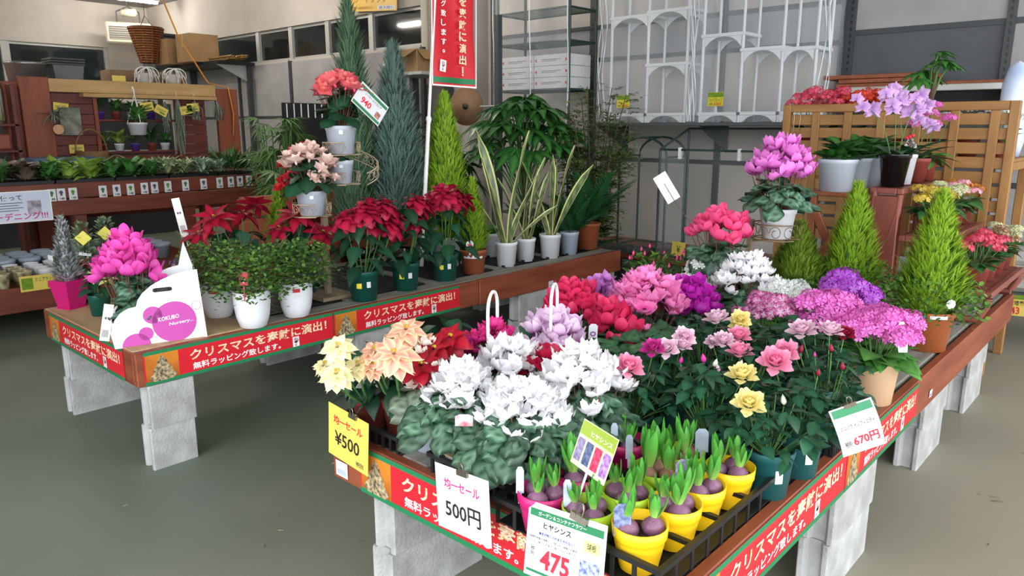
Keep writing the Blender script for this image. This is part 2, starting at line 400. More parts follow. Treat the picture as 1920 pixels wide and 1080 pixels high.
# ---------------------------------------------------------------- clipped cards
M_steel = mat('binder_clip_steel', '#8c8478', rough=.3, metal=.9)
def card3(name, tl, tr, bl, m, label, cat='price card', bend=.0, group=None):
    tl, tr, bl = Vector(tl), Vector(tr), Vector(bl)
    w, h = (tr-tl).length, (tl-bl).length
    M = frame(tl+(tr-tl)/2+(bl-tl)/2, tr-tl, tl-bl)
    mb = MB().box(-w/2, w/2, -h/2, h/2, -.0012, 0)
    return solo(name, mb, m, label, cat, group, M), w, h
def clip(parent, x, y, s=.035, rot=0):
    c = part('binder_clip', MB().box(-s/2, s/2, -s*.2, s*.14, -.004, .007), M_steel, parent, T(x, y, 0) @ RZ(rot), False)
    part('clip_handle', MB().tube([(-s*.16, 0, .005), (-s*.2, s*.5, .008), (-s*.1, s*.75, .008), (s*.1, s*.75, .008), (s*.2, s*.5, .008), (s*.16, 0, .005)], s*.05, 5), M_steel, c)
yS = YB0-.03
c, w, h = card3('price_sign', ony(627, 762, yS), ony(703, 805, yS), ony(606, 838, yS), M_yellow, 'yellow sale sign reading 500 yen clipped below the cream poinsettia')
text('均一セール', M_redink, c, 0, h*.24, w*.72, h*.17, 'CENTER', bold=.016)
text('¥500', M_ink, c, -w*.02, -h*.1, w*.62, h*.26, 'CENTER', bold=.012); text('税別', M_ink, c, w*.3, -h*.38, w*.18, h*.1, 'CENTER')
clip(c, w*.14, h*.49)
yS = YB0-.09
c, w, h = card3('price_sign', ony(820, 868, yS), ony(921, 905, yS), ony(818, 982, yS), M_paper, 'white sale sign reading 500 yen in front of the white cyclamens')
text('均一セール', M_pinkink, c, 0, h*.24, w*.66, h*.17, 'CENTER', bold=.016)
text('500円', M_ink, c, 0, -h*.15, w*.66, h*.28, 'CENTER', bold=.014)
clip(c, w*.05, h*.49)
a, b, d = ony(1007, 945, YB0-.066), ony(1156, 995, YB0-.066), ony(968, 1065, YB0-.10)
c, w, h = card3('price_sign', a, b, d, M_paper, 'white and green hyacinth sign with the red price 475 clipped to the pot tray')
rect('green_stripe', 0, h*.37, w*.94, h*.1, M_green, c); rect('green_stripe', 0, -h*.42, w*.94, h*.035, M_green, c)
text('ガーデン＆コンテナフラワー', M_wprint, c, -w*.05, h*.37, w*.62, h*.055, 'CENTER', bold=.01)
text('ヒヤシンス', M_ink, c, -w*.1, h*.23, w*.36, h*.085, 'CENTER', bold=.02)
text('●花が咲くのがまちきれない！', mat('blue_ink', '#2a3f8a'), c, -w*.1, h*.11, w*.46, h*.045, 'CENTER', bold=.014)
text('耐寒性秋植え球根として知られ、鉢植え水栽培', M_ink, c, -w*.14, h*.04, w*.62, h*.035, 'CENTER')
text('など広く育てられます。香りのよいお花です。', M_ink, c, -w*.14, -h*.015, w*.62, h*.035, 'CENTER')
text('475', M_redink, c, -w*.1, -h*.22, w*.38, h*.27, 'CENTER', bold=.03)
text('税\n別', M_ink, c, -w*.4, -h*.15, w*.05, h*.13, 'CENTER')
rect('yellow_box', w*.34, h*.16, w*.2, h*.15, mat('pale_yellow_print', '#ece98a'), c); text('球根', M_ink, c, w*.34, h*.16, w*.11, h*.09, 'CENTER', bold=.01)
rect('hyacinth_picture', w*.33, -h*.2, w*.24, h*.34, mat('blue_hyacinth_photo', '#c4cdf2', '#3a49a8', .5, noise=90), c)
clip(c, w*.17, h*.49, .045, -.2)
w, h = .105, .13
c = solo('price_tag', MB().sheet(w, h, 6, 8, lambda u, v: .012*math.sin(v*3.1)+.004*u), M_paper, 'curled white rose tag with a green top and the red price 670', 'price tag', None, frame(onx(1606, 801, XB1+.115), (math.cos(YAW), math.sin(YAW), 0), (0, 0, 1)) @ RZ(.38), True)
zc = lambda y: .012*math.sin((y/h+.5)*3.1)+.003
part('green_stripe', MB().sheet(w*.92, h*.15, 4, 2, lambda u, v: .0006+.012*math.sin((.82+.15*v)*3.1)+.004*u), M_green, c, T(0, h*.4, 0))
text('ミニバラ インフィニティ', M_ink, c, 0, h*.12, w*.8, h*.1, 'CENTER', bold=.01, z=zc(h*.12)+.002)
text('税別', M_ink, c, -w*.33, -h*.22, w*.16, h*.12, 'CENTER', bold=.01, z=zc(-h*.2)+.003); text('670円', M_redink, c, w*.1, -h*.2, w*.6, h*.2, 'CENTER', bold=.02, z=zc(-h*.2)+.003)
clip(c, 0, h*.5, .03)
# ---------------------------------------------------------------- plant meshes
def blade(prof, nl=5, nw=2, arch=.25, fold=.15, wave=0, wf=3, tmode='edge', L=1.0, tip=0, ph=0, pull=0):
    """leaf or petal along +Y, root at the origin, upper side +Z"""
    mb = MB(); vs = []; ts = []
    for i in range(nl+1):
        s = i/nl; w = prof(s)
        for j in range(-nw, nw+1):
            u = j/nw
            z = -arch*s*s+fold*abs(u)*w*2+wave*math.sin(s*wf*math.pi+u*2.2+ph)*abs(u)*(.3+s)
            vs.append((u*w, s*L+tip*(1-abs(u))*s-pull*u*u*s*s, z))
            ts.append({'edge': abs(u), 'len': s, 'mid': 1-abs(u), 'heart': min(1, max(0, .8-abs(math.hypot(u*.9, s*2-1)-.55)*3.4)+(.45 if j == 0 else 0))}[tmode])
    k = 2*nw+1
    fs = [(i*k+j, i*k+j+1, (i+1)*k+j+1, (i+1)*k+j) for i in range(nl) for j in range(2*nw)]
    return mb.add(vs, fs, ts)
oval = lambda w, a=.75: (lambda s: w*math.sin(math.pi*min(1, s**a*.97+.03))+.004)
point = lambda w, a=.62: (lambda s: w*math.sin(math.pi*s**a)*(1-.25*s)+.006)
blunt = lambda w: (lambda s: w*(.35+.65*math.sin(math.pi*min(1, s*.78+.08)))*(1 if s < .99 else .8))
def heart_prof(s):
    P = [(0, .22), (.12, .44), (.3, .53), (.5, .5), (.7, .39), (.88, .2), (1, .03)]
    for (a, x), (b, y) in zip(P, P[1:]):
        if s <= b: return x+(y-x)*(s-a)/(b-a)
    return .03
MESH = {}
def shared(key, m, make):
    k = (key, m.name)
    if k not in MESH: MESH[k] = make().mesh(key.split(':')[0], m)
    return MESH[k]
def leafM(pos, az, el, s, roll=0, sx=None):
    return T(pos) @ RZ(az-math.pi/2) @ RX(el) @ RY(roll) @ SC(s if sx is None else sx, s, s)
def heart_leaf(m): return shared('leaf:heart', m, lambda: blade(heart_prof, 6, 3, .28, -.16, .07, 3, 'heart'))
def rose_leaf(m): return shared('leaf:oval', m, lambda: blade(oval(.33, .8), 4, 1, .2, .12, 0, 3, 'mid', tip=.0))
def broad_leaf(m): return shared('leaf:broad', m, lambda: blade(point(.36, .7), 5, 1, .35, .14, 0, 3, 'mid'))
def bract(m, kind='point'):
    if kind == 'point': return shared('bract:point', m, lambda: blade(point(.25, .8), 5, 1, .18, .12, .0, 3, 'edge'))
    if kind == 'round': return shared('bract:round', m, lambda: blade(oval(.33, .9), 5, 1, .3, .08, .03, 3, 'edge', pull=.1))
    return shared('bract:curl', m, lambda: blade(blunt(.5), 5, 2, .7, .05, .1, 4, 'edge', pull=.14))
def cyc_flower(frill=0):
    mb = MB()
    for k in range(5):
        vs = []; ts = []; nl, nw = 5, 2
        for i in range(nl+1):
            s = i/nl
            w = .46*(.25+.75*math.sin(math.pi*min(1, s*.6+.12)))
            out = .12+(.6 if frill else .5)*math.sin(s*1.5)+.15*s; up = -.12*math.sin(s*3.1)+(.72 if frill else .92)*s**1.2*(.78 if k % 2 else 1)
            for j in range(-nw, nw+1):
                u = j/nw; back = .17*u*u*s*s
                fr_ = frill*.1*math.sin(j*2.9+i*2.3+k*1.7)*(1 if (i >= nl-1 or abs(j) == nw) else .2)
                vs.append((u*w*(1-.15*s)+.14*s, out-.12*abs(u)-back*.35+fr_, up-back+fr_)); ts.append(max(0, 1-s*1.8))
        q = 2*nw+1
        fs = [(i*q+j, i*q+j+1, (i+1)*q+j+1, (i+1)*q+j) for i in range(nl) for j in range(2*nw)]
        mb.add(vs, fs, ts, RZ(2*math.pi*k/5))
    return mb
def rose_flower(layers=((3, .28, 1.62, .62), (4, .3, 1.5, .72), (5, .5, 1.3, .8), (6, .8, 1.02, .88), (6, 1.0, .68, .95), (5, 1.0, .3, .95)), wid=.46, curl=.45):
    mb = MB()
    for q, (n, rr, el, sz) in enumerate(layers):
        for k in range(n):
            p = blade(blunt(wid), 4, 2, -.35+curl*(q/len(layers)), .12, .03, 2, 'len', ph=k*1.3, pull=.22)
            M = RZ(2*math.pi*k/n+q*.6) @ T(0, .03+.06*q, .12-.03*q) @ RX(el) @ SC(.62*sz+.1*rr)
            mb.add(p.v, p.f, [1-q/len(layers)*.8-.3*t for t in p.t], M)
    mb.lathe([(.01, -.25), (.09, -.2), (.13, 0), (.1, .1)], 6)
    return mb
def rose_bud():
    mb = MB().lathe([(.0, .75), (.08, .66), (.2, .4), (.24, .2), (.17, .02), (.05, -.08)], 8)
    for k in range(3):
        p = blade(oval(.3, .7), 3, 1, -.5, .3, 0, 3, 'len'); mb.add(p.v, p.f, None, RZ(k*2.1) @ T(0, .1, 0) @ RX(1.25) @ SC(.72))
    return mb
def floret_dome(n, seed, r=1.0, fl=.16, flat=.6, jit=.08):
    g = rnd(seed); mb = MB()
    for i in range(n):
        f = (i+.5)/n; a = i*2.39996; th = math.acos(1-f*(1-.15))
        d = Vector((math.sin(th)*math.cos(a), math.sin(th)*math.sin(a), math.cos(th)))
        p = Vector((d.x*r, d.y*r, d.z*r*flat))+Vector([g.uniform(-jit, jit) for _ in range(3)])
        M = T(p) @ d.to_track_quat('Z', 'Y').to_matrix().to_4x4() @ RZ(g.random()*6) @ SC(fl*g.uniform(.8, 1.15))
        for k in range(5):
            b = RZ(k*1.2566)
            mb.add([(0,0,.0),(.3,.55,.1),(.32,.95,.18),(0,.82,.12),(-.32,.95,.18),(-.3,.55,.1)], [(0,1,2,3),(0,3,4,5)], [1,.25,0,0,0,.25], M @ b)
    return mb
def orchid_flower():
    mb = MB()
    for az, w, l, wf in ((0, .28, .75, 0), (2.2, .26, .75, 0), (-2.2, .26, .75, 0), (1.25, .52, .85, .1), (-1.25, .52, .85, .1)):
        p = blade(blunt(w), 4, 2, .15, -.1, 0, 3, 'len', pull=.28); mb.add(p.v, p.f, [max(0, .6-t) for t in p.t], RZ(az) @ T(0, .05, 0))
    p = blade(oval(.16, .7), 3, 1, -.3, .3, 0, 3, 'len'); mb.add(p.v, p.f, [1]*len(p.v), RZ(math.pi) @ T(0, 0, .05) @ RX(.6) @ SC(.5))
    return mb
# conifers: feathery sprays joined into one mass
def conifer(h, r, n, seed, prof=None, spray=.09, up=.9, fat=.16, core=True):
    g = rnd(seed); mb = MB()
    prof = prof or (lambda s: (1-s)**.8*(.55+.45*min(1, s*6)))
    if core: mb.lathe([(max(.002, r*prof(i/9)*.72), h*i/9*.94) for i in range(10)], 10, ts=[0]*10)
    for i in range(n):
        s = g.random()**1.25; a = g.random()*2*math.pi
        rr = r*prof(s)*g.uniform(.6, 1.02); z = h*s*.94
        out = Vector((math.cos(a), math.sin(a), 0)); ln = spray*(1-.45*s)*g.uniform(.7, 1.3)
        d = (out*g.uniform(.25, 1.0)*(1.35-up)*(1-.5*s)*2+Vector((0, 0, up))+Vector((g.uniform(-.4, .4), g.uniform(-.4, .4), g.uniform(-.2, .2)))).normalized()
        side = d.cross(out); side = side.normalized() if side.length > .01 else Vector((1, 0, 0))
        base = out*rr*.85+Vector((0, 0, z)); tip = base+d*ln+out*ln*.12
        w = ln*fat
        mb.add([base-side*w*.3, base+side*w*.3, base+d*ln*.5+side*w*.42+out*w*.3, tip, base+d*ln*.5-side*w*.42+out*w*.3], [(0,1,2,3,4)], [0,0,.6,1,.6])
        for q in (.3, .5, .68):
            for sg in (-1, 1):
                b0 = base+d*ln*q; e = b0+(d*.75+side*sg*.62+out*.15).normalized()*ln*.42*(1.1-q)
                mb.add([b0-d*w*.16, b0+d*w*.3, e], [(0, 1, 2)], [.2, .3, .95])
    return mb
def small_leaf_mass(n, rad, hgt, seed, size, trail=.0, w=.42, z0=0):
    g = rnd(seed); mb = MB()
    for i in range(n):
        a = g.random()*2*math.pi; u = g.random()**.5; s = g.random()
        rr = rad*u*(1.05-.35*abs(s-.45)); z = z0+hgt*s-trail*max(0, u-.7)*hgt*2
        p = Vector((rr*math.cos(a), rr*math.sin(a), z))
        M = T(p) @ RZ(g.random()*6.3) @ RX(g.uniform(-.7, .9)) @ RY(g.uniform(-.6, .6)) @ SC(size*g.uniform(.7, 1.25))
        q = g.random()
        mb.add([(0,0,0),(w*.8,.35,.05),(w*.7,.75,.04),(0,1,0),(-w*.7,.75,.04),(-w*.8,.35,.05)], [(0,1,2,3),(0,3,4,5)], [q]*6, M)
    return mb
# ---------------------------------------------------------------- pots
M_soil = mat('potting_soil', '#3a2b20', '#1d150f', .95, noise=60, bump=.5, bscale=120)
P_white = mat('white_pot', '#e4e7ec', rough=.35); P_grey = mat('pale_grey_pot', '#b9c2cf', rough=.45); P_green = mat('dark_green_pot', '#12564a', rough=.45)
P_terra = mat('terracotta_pot', '#a65a36', '#985030', .65, noise=6); P_terra2 = mat('brown_red_pot', '#8c3f36', '#83392f', .55, noise=6)
P_black = mat('black_gloss_pot', '#141214', rough=.12); P_teal = mat('teal_pot', '#1f5f62', rough=.45); P_peach = mat('peach_pot', '#ecc7a0', rough=.5)
P_pink = mat('magenta_pot', '#c3186f', rough=.4); P_lime = mat('lime_pot', '#a9d02f', rough=.4); P_yel = mat('yellow_pot', '#f6c515', rough=.4); P_mag = mat('deep_pink_pot', '#b3135c', rough=.4)
P_orange = mat('orange_pot', '#b5673a', '#a85c30', .6, noise=5); P_bluegrey = mat('blue_grey_pot', '#a9b6c6', rough=.45)
def pot(parent, r, h, m, taper=.78, rim=.012, n=20, feet=False, round_=False, soil=True, soilz=.9, lab=None, z=0):
    if round_:
        prof = [(0, 0), (r*.6, 0), (r*.72, h*.03), (r*.9, h*.3), (r*1.0, h*.65), (r*1.0, h*.9), (r*.985, h), (r*.93, h), (r*.93, h*.8), (0, h*.8)]
    else:
        b = r*taper
        prof = [(0, 0), (b, 0), (b+(r-b)*.82, h-rim*2.0), (r*1.0, h-rim*1.9), (r*1.03, h-rim*.4), (r*1.02, h), (r*.95, h), (r*.93, h-rim*2), (b*.95, h*.55), (0, h*.55)]
    p = part('pot', MB().lathe(prof, n), m, parent, T(0, 0, z))
    if feet:
        for k in range(4):
            a = k*1.57+.4; part('drain_notch', MB().box(-.012, .012, -.002, .002, 0, .012), M_black, p, RZ(a) @ T(0, -r*taper-.001, .001), False)
    if soil: part('soil', MB().disc(r*.94, h*soilz, 14), M_soil, parent, T(0, 0, z))
    return p
def pot_sticker(parent, az, r, z, w=.02, h=.028, m=None, name='pot_label'):
    """a label bent round the pot wall"""
    k = w/r/2
    mb = MB().lathe([(r, z-h/2), (r, z+h/2)], 4, a0=az-k, a1=az+k)
    return part(name, mb, m or M_paper, parent)
CAM_AZ = lambda p: math.atan2(-p[1], -p[0])     # bearing from a plant to the aisle the shoppers come from
# ---------------------------------------------------------------- leaf and petal colours
G_cyc = mat('cyclamen_leaf', '#173f28', '#7da287', .5, attr=True, rnd=.45, trans=.08)
G_cyc2 = mat('cyclamen_leaf_plain', '#24502f', '#56805a', .5, attr=True, rnd=.25, trans=.12)
G_rose = mat('rose_leaf', '#1d4632', '#2b5a3c', .38, attr=True, rnd=.3, trans=.1)
G_poin = mat('poinsettia_leaf', '#173f2b', '#235238', .45, attr=True, rnd=.25, trans=.1)
G_mid = mat('fresh_leaf', '#2f6a2c', '#4f8f3e', .45, attr=True, rnd=.25, trans=.15)
G_prim = mat('primula_leaf', '#3f7d33', '#62a04a', .5, attr=True, rnd=.25, trans=.2)
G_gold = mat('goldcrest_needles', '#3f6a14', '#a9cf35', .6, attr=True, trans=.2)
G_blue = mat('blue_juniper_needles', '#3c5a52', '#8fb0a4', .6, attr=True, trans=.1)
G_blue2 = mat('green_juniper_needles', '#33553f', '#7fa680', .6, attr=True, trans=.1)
G_shrub = mat('small_glossy_leaf', '#27521f', '#6b9440', .4, attr=True, trans=.15)
G_dark = mat('deep_green_leaf', '#123a20', '#2c6232', .35, attr=True, rnd=.2, trans=.12)
G_stem = mat('green_stem', '#4f7a3a', rough=.6); G_rstem = mat('red_brown_stem', '#5c3028', '#7a4a38', .6, noise=20); G_bstem = mat('bark_stem', '#5a4636', rough=.85)
def petal(name, a, b, **k): return mat(name, a, b, k.pop('rough', .5), attr=True, trans=k.pop('trans', .25), rnd=k.pop('rnd', .1), **k)
C_white = petal('white_petal', '#fbfbfd', '#f3eff4', rnd=.03); C_hot = petal('hot_pink_petal', '#e83c96', '#b81672'); C_pinkc = petal('candy_pink_petal', '#f25ac0', '#c92c98')
C_red = petal('coral_red_petal', '#e03468', '#b81244'); C_dred = petal('crimson_petal', '#b8103c', '#860a2a'); C_lil = petal('pale_lilac_petal', '#efd3ee', '#c06ab0', rnd=.04)
C_lil2 = petal('lilac_petal', '#d58ad8', '#b45cc0'); C_frill = petal('frilled_pink_petal', '#f691cd', '#dd3d96'); C_mag = petal('magenta_petal', '#c526b4', '#8f0f86')
C_salm = petal('salmon_pink_petal', '#f2578f', '#cf2c66'); C_orch = petal('orchid_pink_petal', '#ec86dc', '#c23ab0')
B_red = petal('red_bract', '#b51238', '#8e0a28', trans=.2, rnd=.15); B_red2 = petal('rose_red_bract', '#c41c46', '#980e30', trans=.2, rnd=.15)
B_cream = petal('cream_bract', '#efe3a4', '#f4eec6'); B_peach = petal('peach_bract', '#ee9e92', '#f4e0b0', rnd=.06); B_yel = petal('pale_yellow_bract', '#d7d27e', '#eee8a8')
K_pink = petal('pink_rose_petal', '#f3a6c2', '#e75f96', rnd=.06); K_blush = petal('blush_rose_petal', '#efd0dc', '#d8a0c0', rnd=.06); K_yel = petal('yellow_rose_petal', '#f2e9a8', '#ecd470', rnd=.05)
K_dark = petal('dark_red_rose_petal', '#9c1338', '#6a0a24'); K_white = petal('white_rose_petal', '#f6f4e6', '#e8e6c8'); K_deep = petal('deep_pink_rose_petal', '#d83aa0', '#b02070')
K_yc = mat('yellow_stamen', '#e0b81c', '#9a8a20', .6, noise=80)
def stems_mesh(lines, r=.0019, n=4): 
    mb = MB()
    for a, b, bend in lines:
        a, b = Vector(a), Vector(b); m = (a+b)/2+Vector(bend); mb.tube([a, m, b], r, n)
    return mb
# ---------------------------------------------------------------- potted plants
def potted(name, label, cat, p, group=None, rz=0, z=ZT): return thing(name, label, cat, T(p[0], p[1], p[2] if z is None else z) @ RZ(rz), group)
def cyclamen(label, p, fm, frill=0, seed=1, pr=.075, ph=.12, pm=P_white, nl=40, lr=.15, lh=.09, ls=.075, lm=G_cyc, nf=18, fr=.1, fh=.2, fs=.045, z=ZT, lean=(0, 0), group='potted cyclamens', stem=True):
    g = rnd(seed); t = potted('potted_cyclamen', label, 'potted plant', p, group, g.random()*6, z)
    pot(t, pr, ph, pm, soil=True)
    me = heart_leaf(lm)
    for i in range(nl):
        f = (i+.5)/nl; a = i*2.39996+g.uniform(-.2, .2); r = lr*math.sqrt(f)
        zz = ph+lh*(1-.95*f**1.6)+g.uniform(-.012, .012); el = R(15)-R(52)*f+g.uniform(-.45, .45); s = ls*g.uniform(.75, 1.2)
        put('leaf', me, t, leafM((r*math.cos(a)-math.cos(a)*s*.5, r*math.sin(a)-math.sin(a)*s*.5, zz+.4*s*math.sin(max(0, -el))), a+g.uniform(-.4, .4), el, s, g.uniform(-.45, .45)))
    fme = shared('flower:cyc%d' % (frill > 0), fm, lambda: cyc_flower(frill)); lines = []; nf = int(nf*1.35); fs = fs*.8
    for i in range(nf):
        f = (i+.5)/nf; a = i*2.39996+1+g.uniform(-.25, .25); r = fr*math.sqrt(f)
        q = Vector((r*math.cos(a)+lean[0], r*math.sin(a)+lean[1], ph+fh*(1-.5*f)+g.uniform(-.02, .015)))
        put('flower', fme, t, T(q) @ RZ(g.random()*6.3) @ RX(g.uniform(-.75, .6)) @ SC(fs*g.uniform(.85, 1.2)))
        lines.append(((q.x*.3, q.y*.3, ph*.9), q, (q.x*.12, q.y*.12, 0)))
    if stem: part('stems', stems_mesh(lines), G_rstem, t)
    return t
def poinsettia(label, p, fm, heads, kind='point', seed=1, pr=.075, ph=.14, pm=P_green, nl=26, lr=.14, lh=.2, ls=.09, bs=.1, nb=11, z=ZT, group='potted poinsettias', rim=.012, cy=True, stk=False, lz0=.0, pz=0):
    """heads: list of (x, y, height above the bench, scale) seen from the plant's foot, in world directions"""
    g = rnd(seed); t = potted('potted_poinsettia', label, 'potted plant', p, group, 0, z)
    po = pot(t, pr, ph, pm, rim=rim)
    if stk:
        a = CAM_AZ(p); pot_sticker(po, a-.3, pr*.925, ph*.55, .028, .028, mat('yellow_round_label', '#e9d53a'), 'round_label'); pot_sticker(po, a+.35, pr*.93, ph*.58, .022, .032)
    me = broad_leaf(G_poin)
    for i in range(nl):
        f = (i+.5)/nl; a = i*2.39996+g.uniform(-.3, .3); zz = ph+lz0+(lh-lz0)*(1-f)*.95; s = ls*g.uniform(.75, 1.25)
        r0 = lr*(.15+.5*math.sqrt(f)*g.random()+.2*(1-abs(f-.5)))
        put('leaf', me, t, leafM((r0*math.cos(a), r0*math.sin(a), zz), a+g.uniform(-.3, .3), g.uniform(-.75, .1), s, g.uniform(-.3, .3)))
    lines = []
    for (hx, hy, hz, sc) in heads:
        q = Vector((hx, hy, hz)); lines.append(((hx*.2, hy*.2, ph*.85), q, (hx*.1, hy*.1, 0)))
        if kind == 'curl':
            layers = ((4, 1.1, .55), (6, .6, .75), (7, .15, .9), (6, -.35, .85))
        else:
            layers = ((nb//2, .45, .72), (nb-nb//2, .05, 1.0), (nb//2, -.35, .95))
        bm = bract(fm, {'curl': 'curl', 'round': 'round'}.get(kind, 'point'))
        tilt = RZ(math.atan2(hy, hx)+g.uniform(-.5, .5)) @ RY(min(.5, math.hypot(hx, hy)*3))
        for k, (n, el, sz) in enumerate(layers):
            for i in range(n):
                a = 2*math.pi*i/n+k*.55+g.uniform(-.12, .12)
                put('bract', bm, t, T(q) @ tilt @ leafM((.006*math.cos(a), .006*math.sin(a), .012-.006*k), a, el+g.uniform(-.15, .15), bs*sc*sz*g.uniform(.88, 1.1), g.uniform(-.15, .15)))
        if cy: put('flower_centre', shared('flower_centre', K_yc, lambda: floret_dome(9, 3, .008, .004, .5, .001)), t, T(q+Vector((0, 0, .016))))
    part('stems', stems_mesh(lines, .0035), G_stem, t)
    return t
def rose_plant(label, p, seed=1, pr=.055, ph=.11, pm=P_teal, nl=70, lr=.11, lh=.15, ls=.036, z=ZT, group='potted miniature roses', stk=False, grow=.0):
    g = rnd(seed); t = potted('potted_rose', label, 'potted plant', p, group, 0, z)
    po = pot(t, pr, ph, pm, rim=.01)
    if stk: pot_sticker(po, CAM_AZ(p)+.5, pr*.94, ph*.55, .02, .035)
    me = rose_leaf(G_rose); lines = []
    for i in range(nl//5+1):
        a = i*2.39996; f = g.random()**.6; rr = lr*f*.85; q = Vector((rr*math.cos(a), rr*math.sin(a), ph+lh*(1.0-.55*f*f)*g.uniform(.35, 1.08)+grow))
        lines.append(((q.x*.15, q.y*.15, ph*.85), q, (q.x*.1, q.y*.1, .01)))
        for k in range(5):
            b = a+(k-2)*.95+g.uniform(-.3, .3); s = ls*g.uniform(.75, 1.25)
            put('leaf', me, t, leafM(q+Vector((g.uniform(-.012, .012), g.uniform(-.012, .012), g.uniform(-.02, .02))), b, g.uniform(-.65, .35), s, g.uniform(-.4, .4)))
    part('stems', stems_mesh(lines, .0017), G_stem, t)
    t['top'] = ph+lh
    return t
def bloom(plant, w, fm, s=.05, kind='rose', tilt=(0, 0), spin=0):
    """a rose bloom or bud at the world point w on the given plant, with its stalk"""
    o = Vector(plant.matrix_basis.translation); q = Vector(w)-o
    me = shared('flower:rose', fm, rose_flower) if kind == 'rose' else shared('bud:rose', fm, rose_bud)
    f = put('flower' if kind == 'rose' else 'bud', me, plant, T(q) @ RZ(spin) @ RX(tilt[0]) @ RY(tilt[1]) @ SC(s))
    part('stalk', stems_mesh([((q.x*.6, q.y*.6, max(.1, q.z-.1)), q-Vector((0, 0, s*.2)), (0, 0, 0))], .0016), G_stem, plant)
    return f
def goldcrest(label, p, h, r, seed, pm=None, pr=.07, ph=.12, z=ZT, under=False, n=1500, spray=.075, group='potted goldcrest conifers', gm=G_gold, prof=None, up=.9, name='potted_goldcrest', fat=.16, lift=.0):
    t = potted(name, label, 'potted plant', p, group, 0, z)
    if pm: pot(t, pr, ph, pm)
    key = 'foliage:con%d_%.2f_%.2f_%d' % (seed, h, r, n)
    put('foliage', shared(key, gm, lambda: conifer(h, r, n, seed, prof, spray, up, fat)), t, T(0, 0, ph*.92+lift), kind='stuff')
    part('trunk', MB().tube([(0, 0, ph*.6), (0, 0, ph+lift+h*.3)], .008, 6), G_bstem, t)
    if under: put('underplanting', shared('foliage:under%d' % seed, G_shrub, lambda: small_leaf_mass(1300, r*1.3, h*.32, seed, .021, .3)), t, T(0, 0, ph*.86), kind='stuff')
    return t
# ---------------------------------------------------------------- on the poinsettia bench
def foot(px, py, z=ZT): return on(px, py, z)
# silver sprayed conifer in a square magenta pot
p = foot(135, 577); t = potted('silver_conifer', 'silver sprayed miniature conifer in a tall square magenta pot', 'potted plant', p, None, .35)
def frustum(a, b, z0, z1): return [(-a,-a,z0),(a,-a,z0),(a,a,z0),(-a,a,z0),(-b,-b,z1),(b,-b,z1),(b,b,z1),(-b,b,z1)]
FQ = [(3,2,1,0),(4,5,6,7),(0,1,5,4),(1,2,6,5),(2,3,7,6),(3,0,4,7)]
part('pot', MB().add(frustum(.052, .052, .0, .008), FQ).add(frustum(.044, .066, .008, .15), FQ), P_pink, t, None, False)
M_silver = mat('silver_needles', '#6d7375', '#e6e9ea', .3, attr=True, metal=.5)
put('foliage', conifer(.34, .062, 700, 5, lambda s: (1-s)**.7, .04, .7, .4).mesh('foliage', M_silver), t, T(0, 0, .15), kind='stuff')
part('wrap_tag', MB().box(-.03, .03, -.07, -.068, .26, .285), M_paper, t, RZ(-.3), False)
# small poinsettias behind the carrier
poinsettia('small red poinsettia beside the magenta pot', foot(160, 566), B_red, [(0, 0, .2, .9), (-.05, .02, .18, .7)], seed=3, pr=.05, ph=.1, nl=12, lr=.08, lh=.1, ls=.07, bs=.09, nb=8)
poinsettia('small pale yellow poinsettia in a dark green pot beside the cyclamen carrier', foot(190, 591), B_yel, [(-.01, 0, .2, .8), (.05, .03, .18, .7)], seed=4, pr=.052, ph=.11, nl=14, lr=.08, lh=.1, ls=.07, bs=.08, nb=8)
M_yc = mat('yellow_tag', '#e6dd62', rough=.5)
for i, (px, py) in enumerate(((168, 545), (208, 532))):
    p = foot(px, py); t = potted('miniature_tree', ['airy little tree with a yellow tag beside the silver conifer', 'airy little tree with a yellow tag behind the pink cyclamen'][i], 'potted plant', p, 'little trees with yellow tags')
    pot(t, .045, .09, P_black); part('trunk', MB().tube([(0, 0, .07), (0, 0, .38)], .004, 5), G_bstem, t)
    put('foliage', conifer(.3, .07, 260, 20+i, lambda s: .35+.65*(1-s), .05, .5, .5, False).mesh('foliage', mat('pale_sprig_leaf', '#3c5a34', '#9db08e', .5, attr=True)), t, T(0, 0, .11), kind='stuff')
    a = CAM_AZ(p); part('tag', MB().box(-.03, .03, -.03, .03, 0, .001), M_yc, t, T(.05*math.cos(a), .05*math.sin(a), .31) @ RZ(a+math.pi/2) @ RX(math.pi/2) @ RZ(.7), False)
    part('ribbon', MB().box(-.03, .03, -.008, .008, 0, .001), M_paper, t, T(.06*math.cos(a), .06*math.sin(a), .22) @ RZ(a+math.pi/2) @ RX(math.pi/2) @ RZ(-.2), False)
# carrier box with its printed side, and the cyclamen in it
a, b = foot(216, 655), foot(389, 631); w = (b-a).length
M_carton = mat('white_carton', '#eef1f6', rough=.45); M_print = mat('orchid_print', '#bd4aa4', rough=.45)
cx = thing('gift_carrier', 'white card plant carrier printed with pink circles and KOKUBO Nursery', 'carrier box', frame(a+(b-a)/2, b-a, (0, 0, 1)))
def outline():
    P = [(0, 0), (1, 0), (.95, .84), (.85, .84), (.7, .81), (.56, .76), (.44, .70), (.34, .62), (.285, .545), (.26, .47), (.17, .455), (.09, .41), (.03, .34), (-.01, .26), (-.02, .16)]
    return [((u-.5)*w, v*w) for u, v in P]
OUT = outline()
part('side_panel', MB().poly(OUT, -.003, 0), M_carton, cx, None, False)
part('side_panel', MB().poly([(x, y) for x, y in OUT], -.172, -.169), M_carton, cx, None, False)
part('end_panel', MB().box(-w/2, -w/2+.003, 0, .11, -.168, -.004), M_carton, cx, None, False)
part('base_panel', MB().box(-w/2+.004, w/2-.004, 0, .003, -.168, -.004), M_carton, cx, None, False)
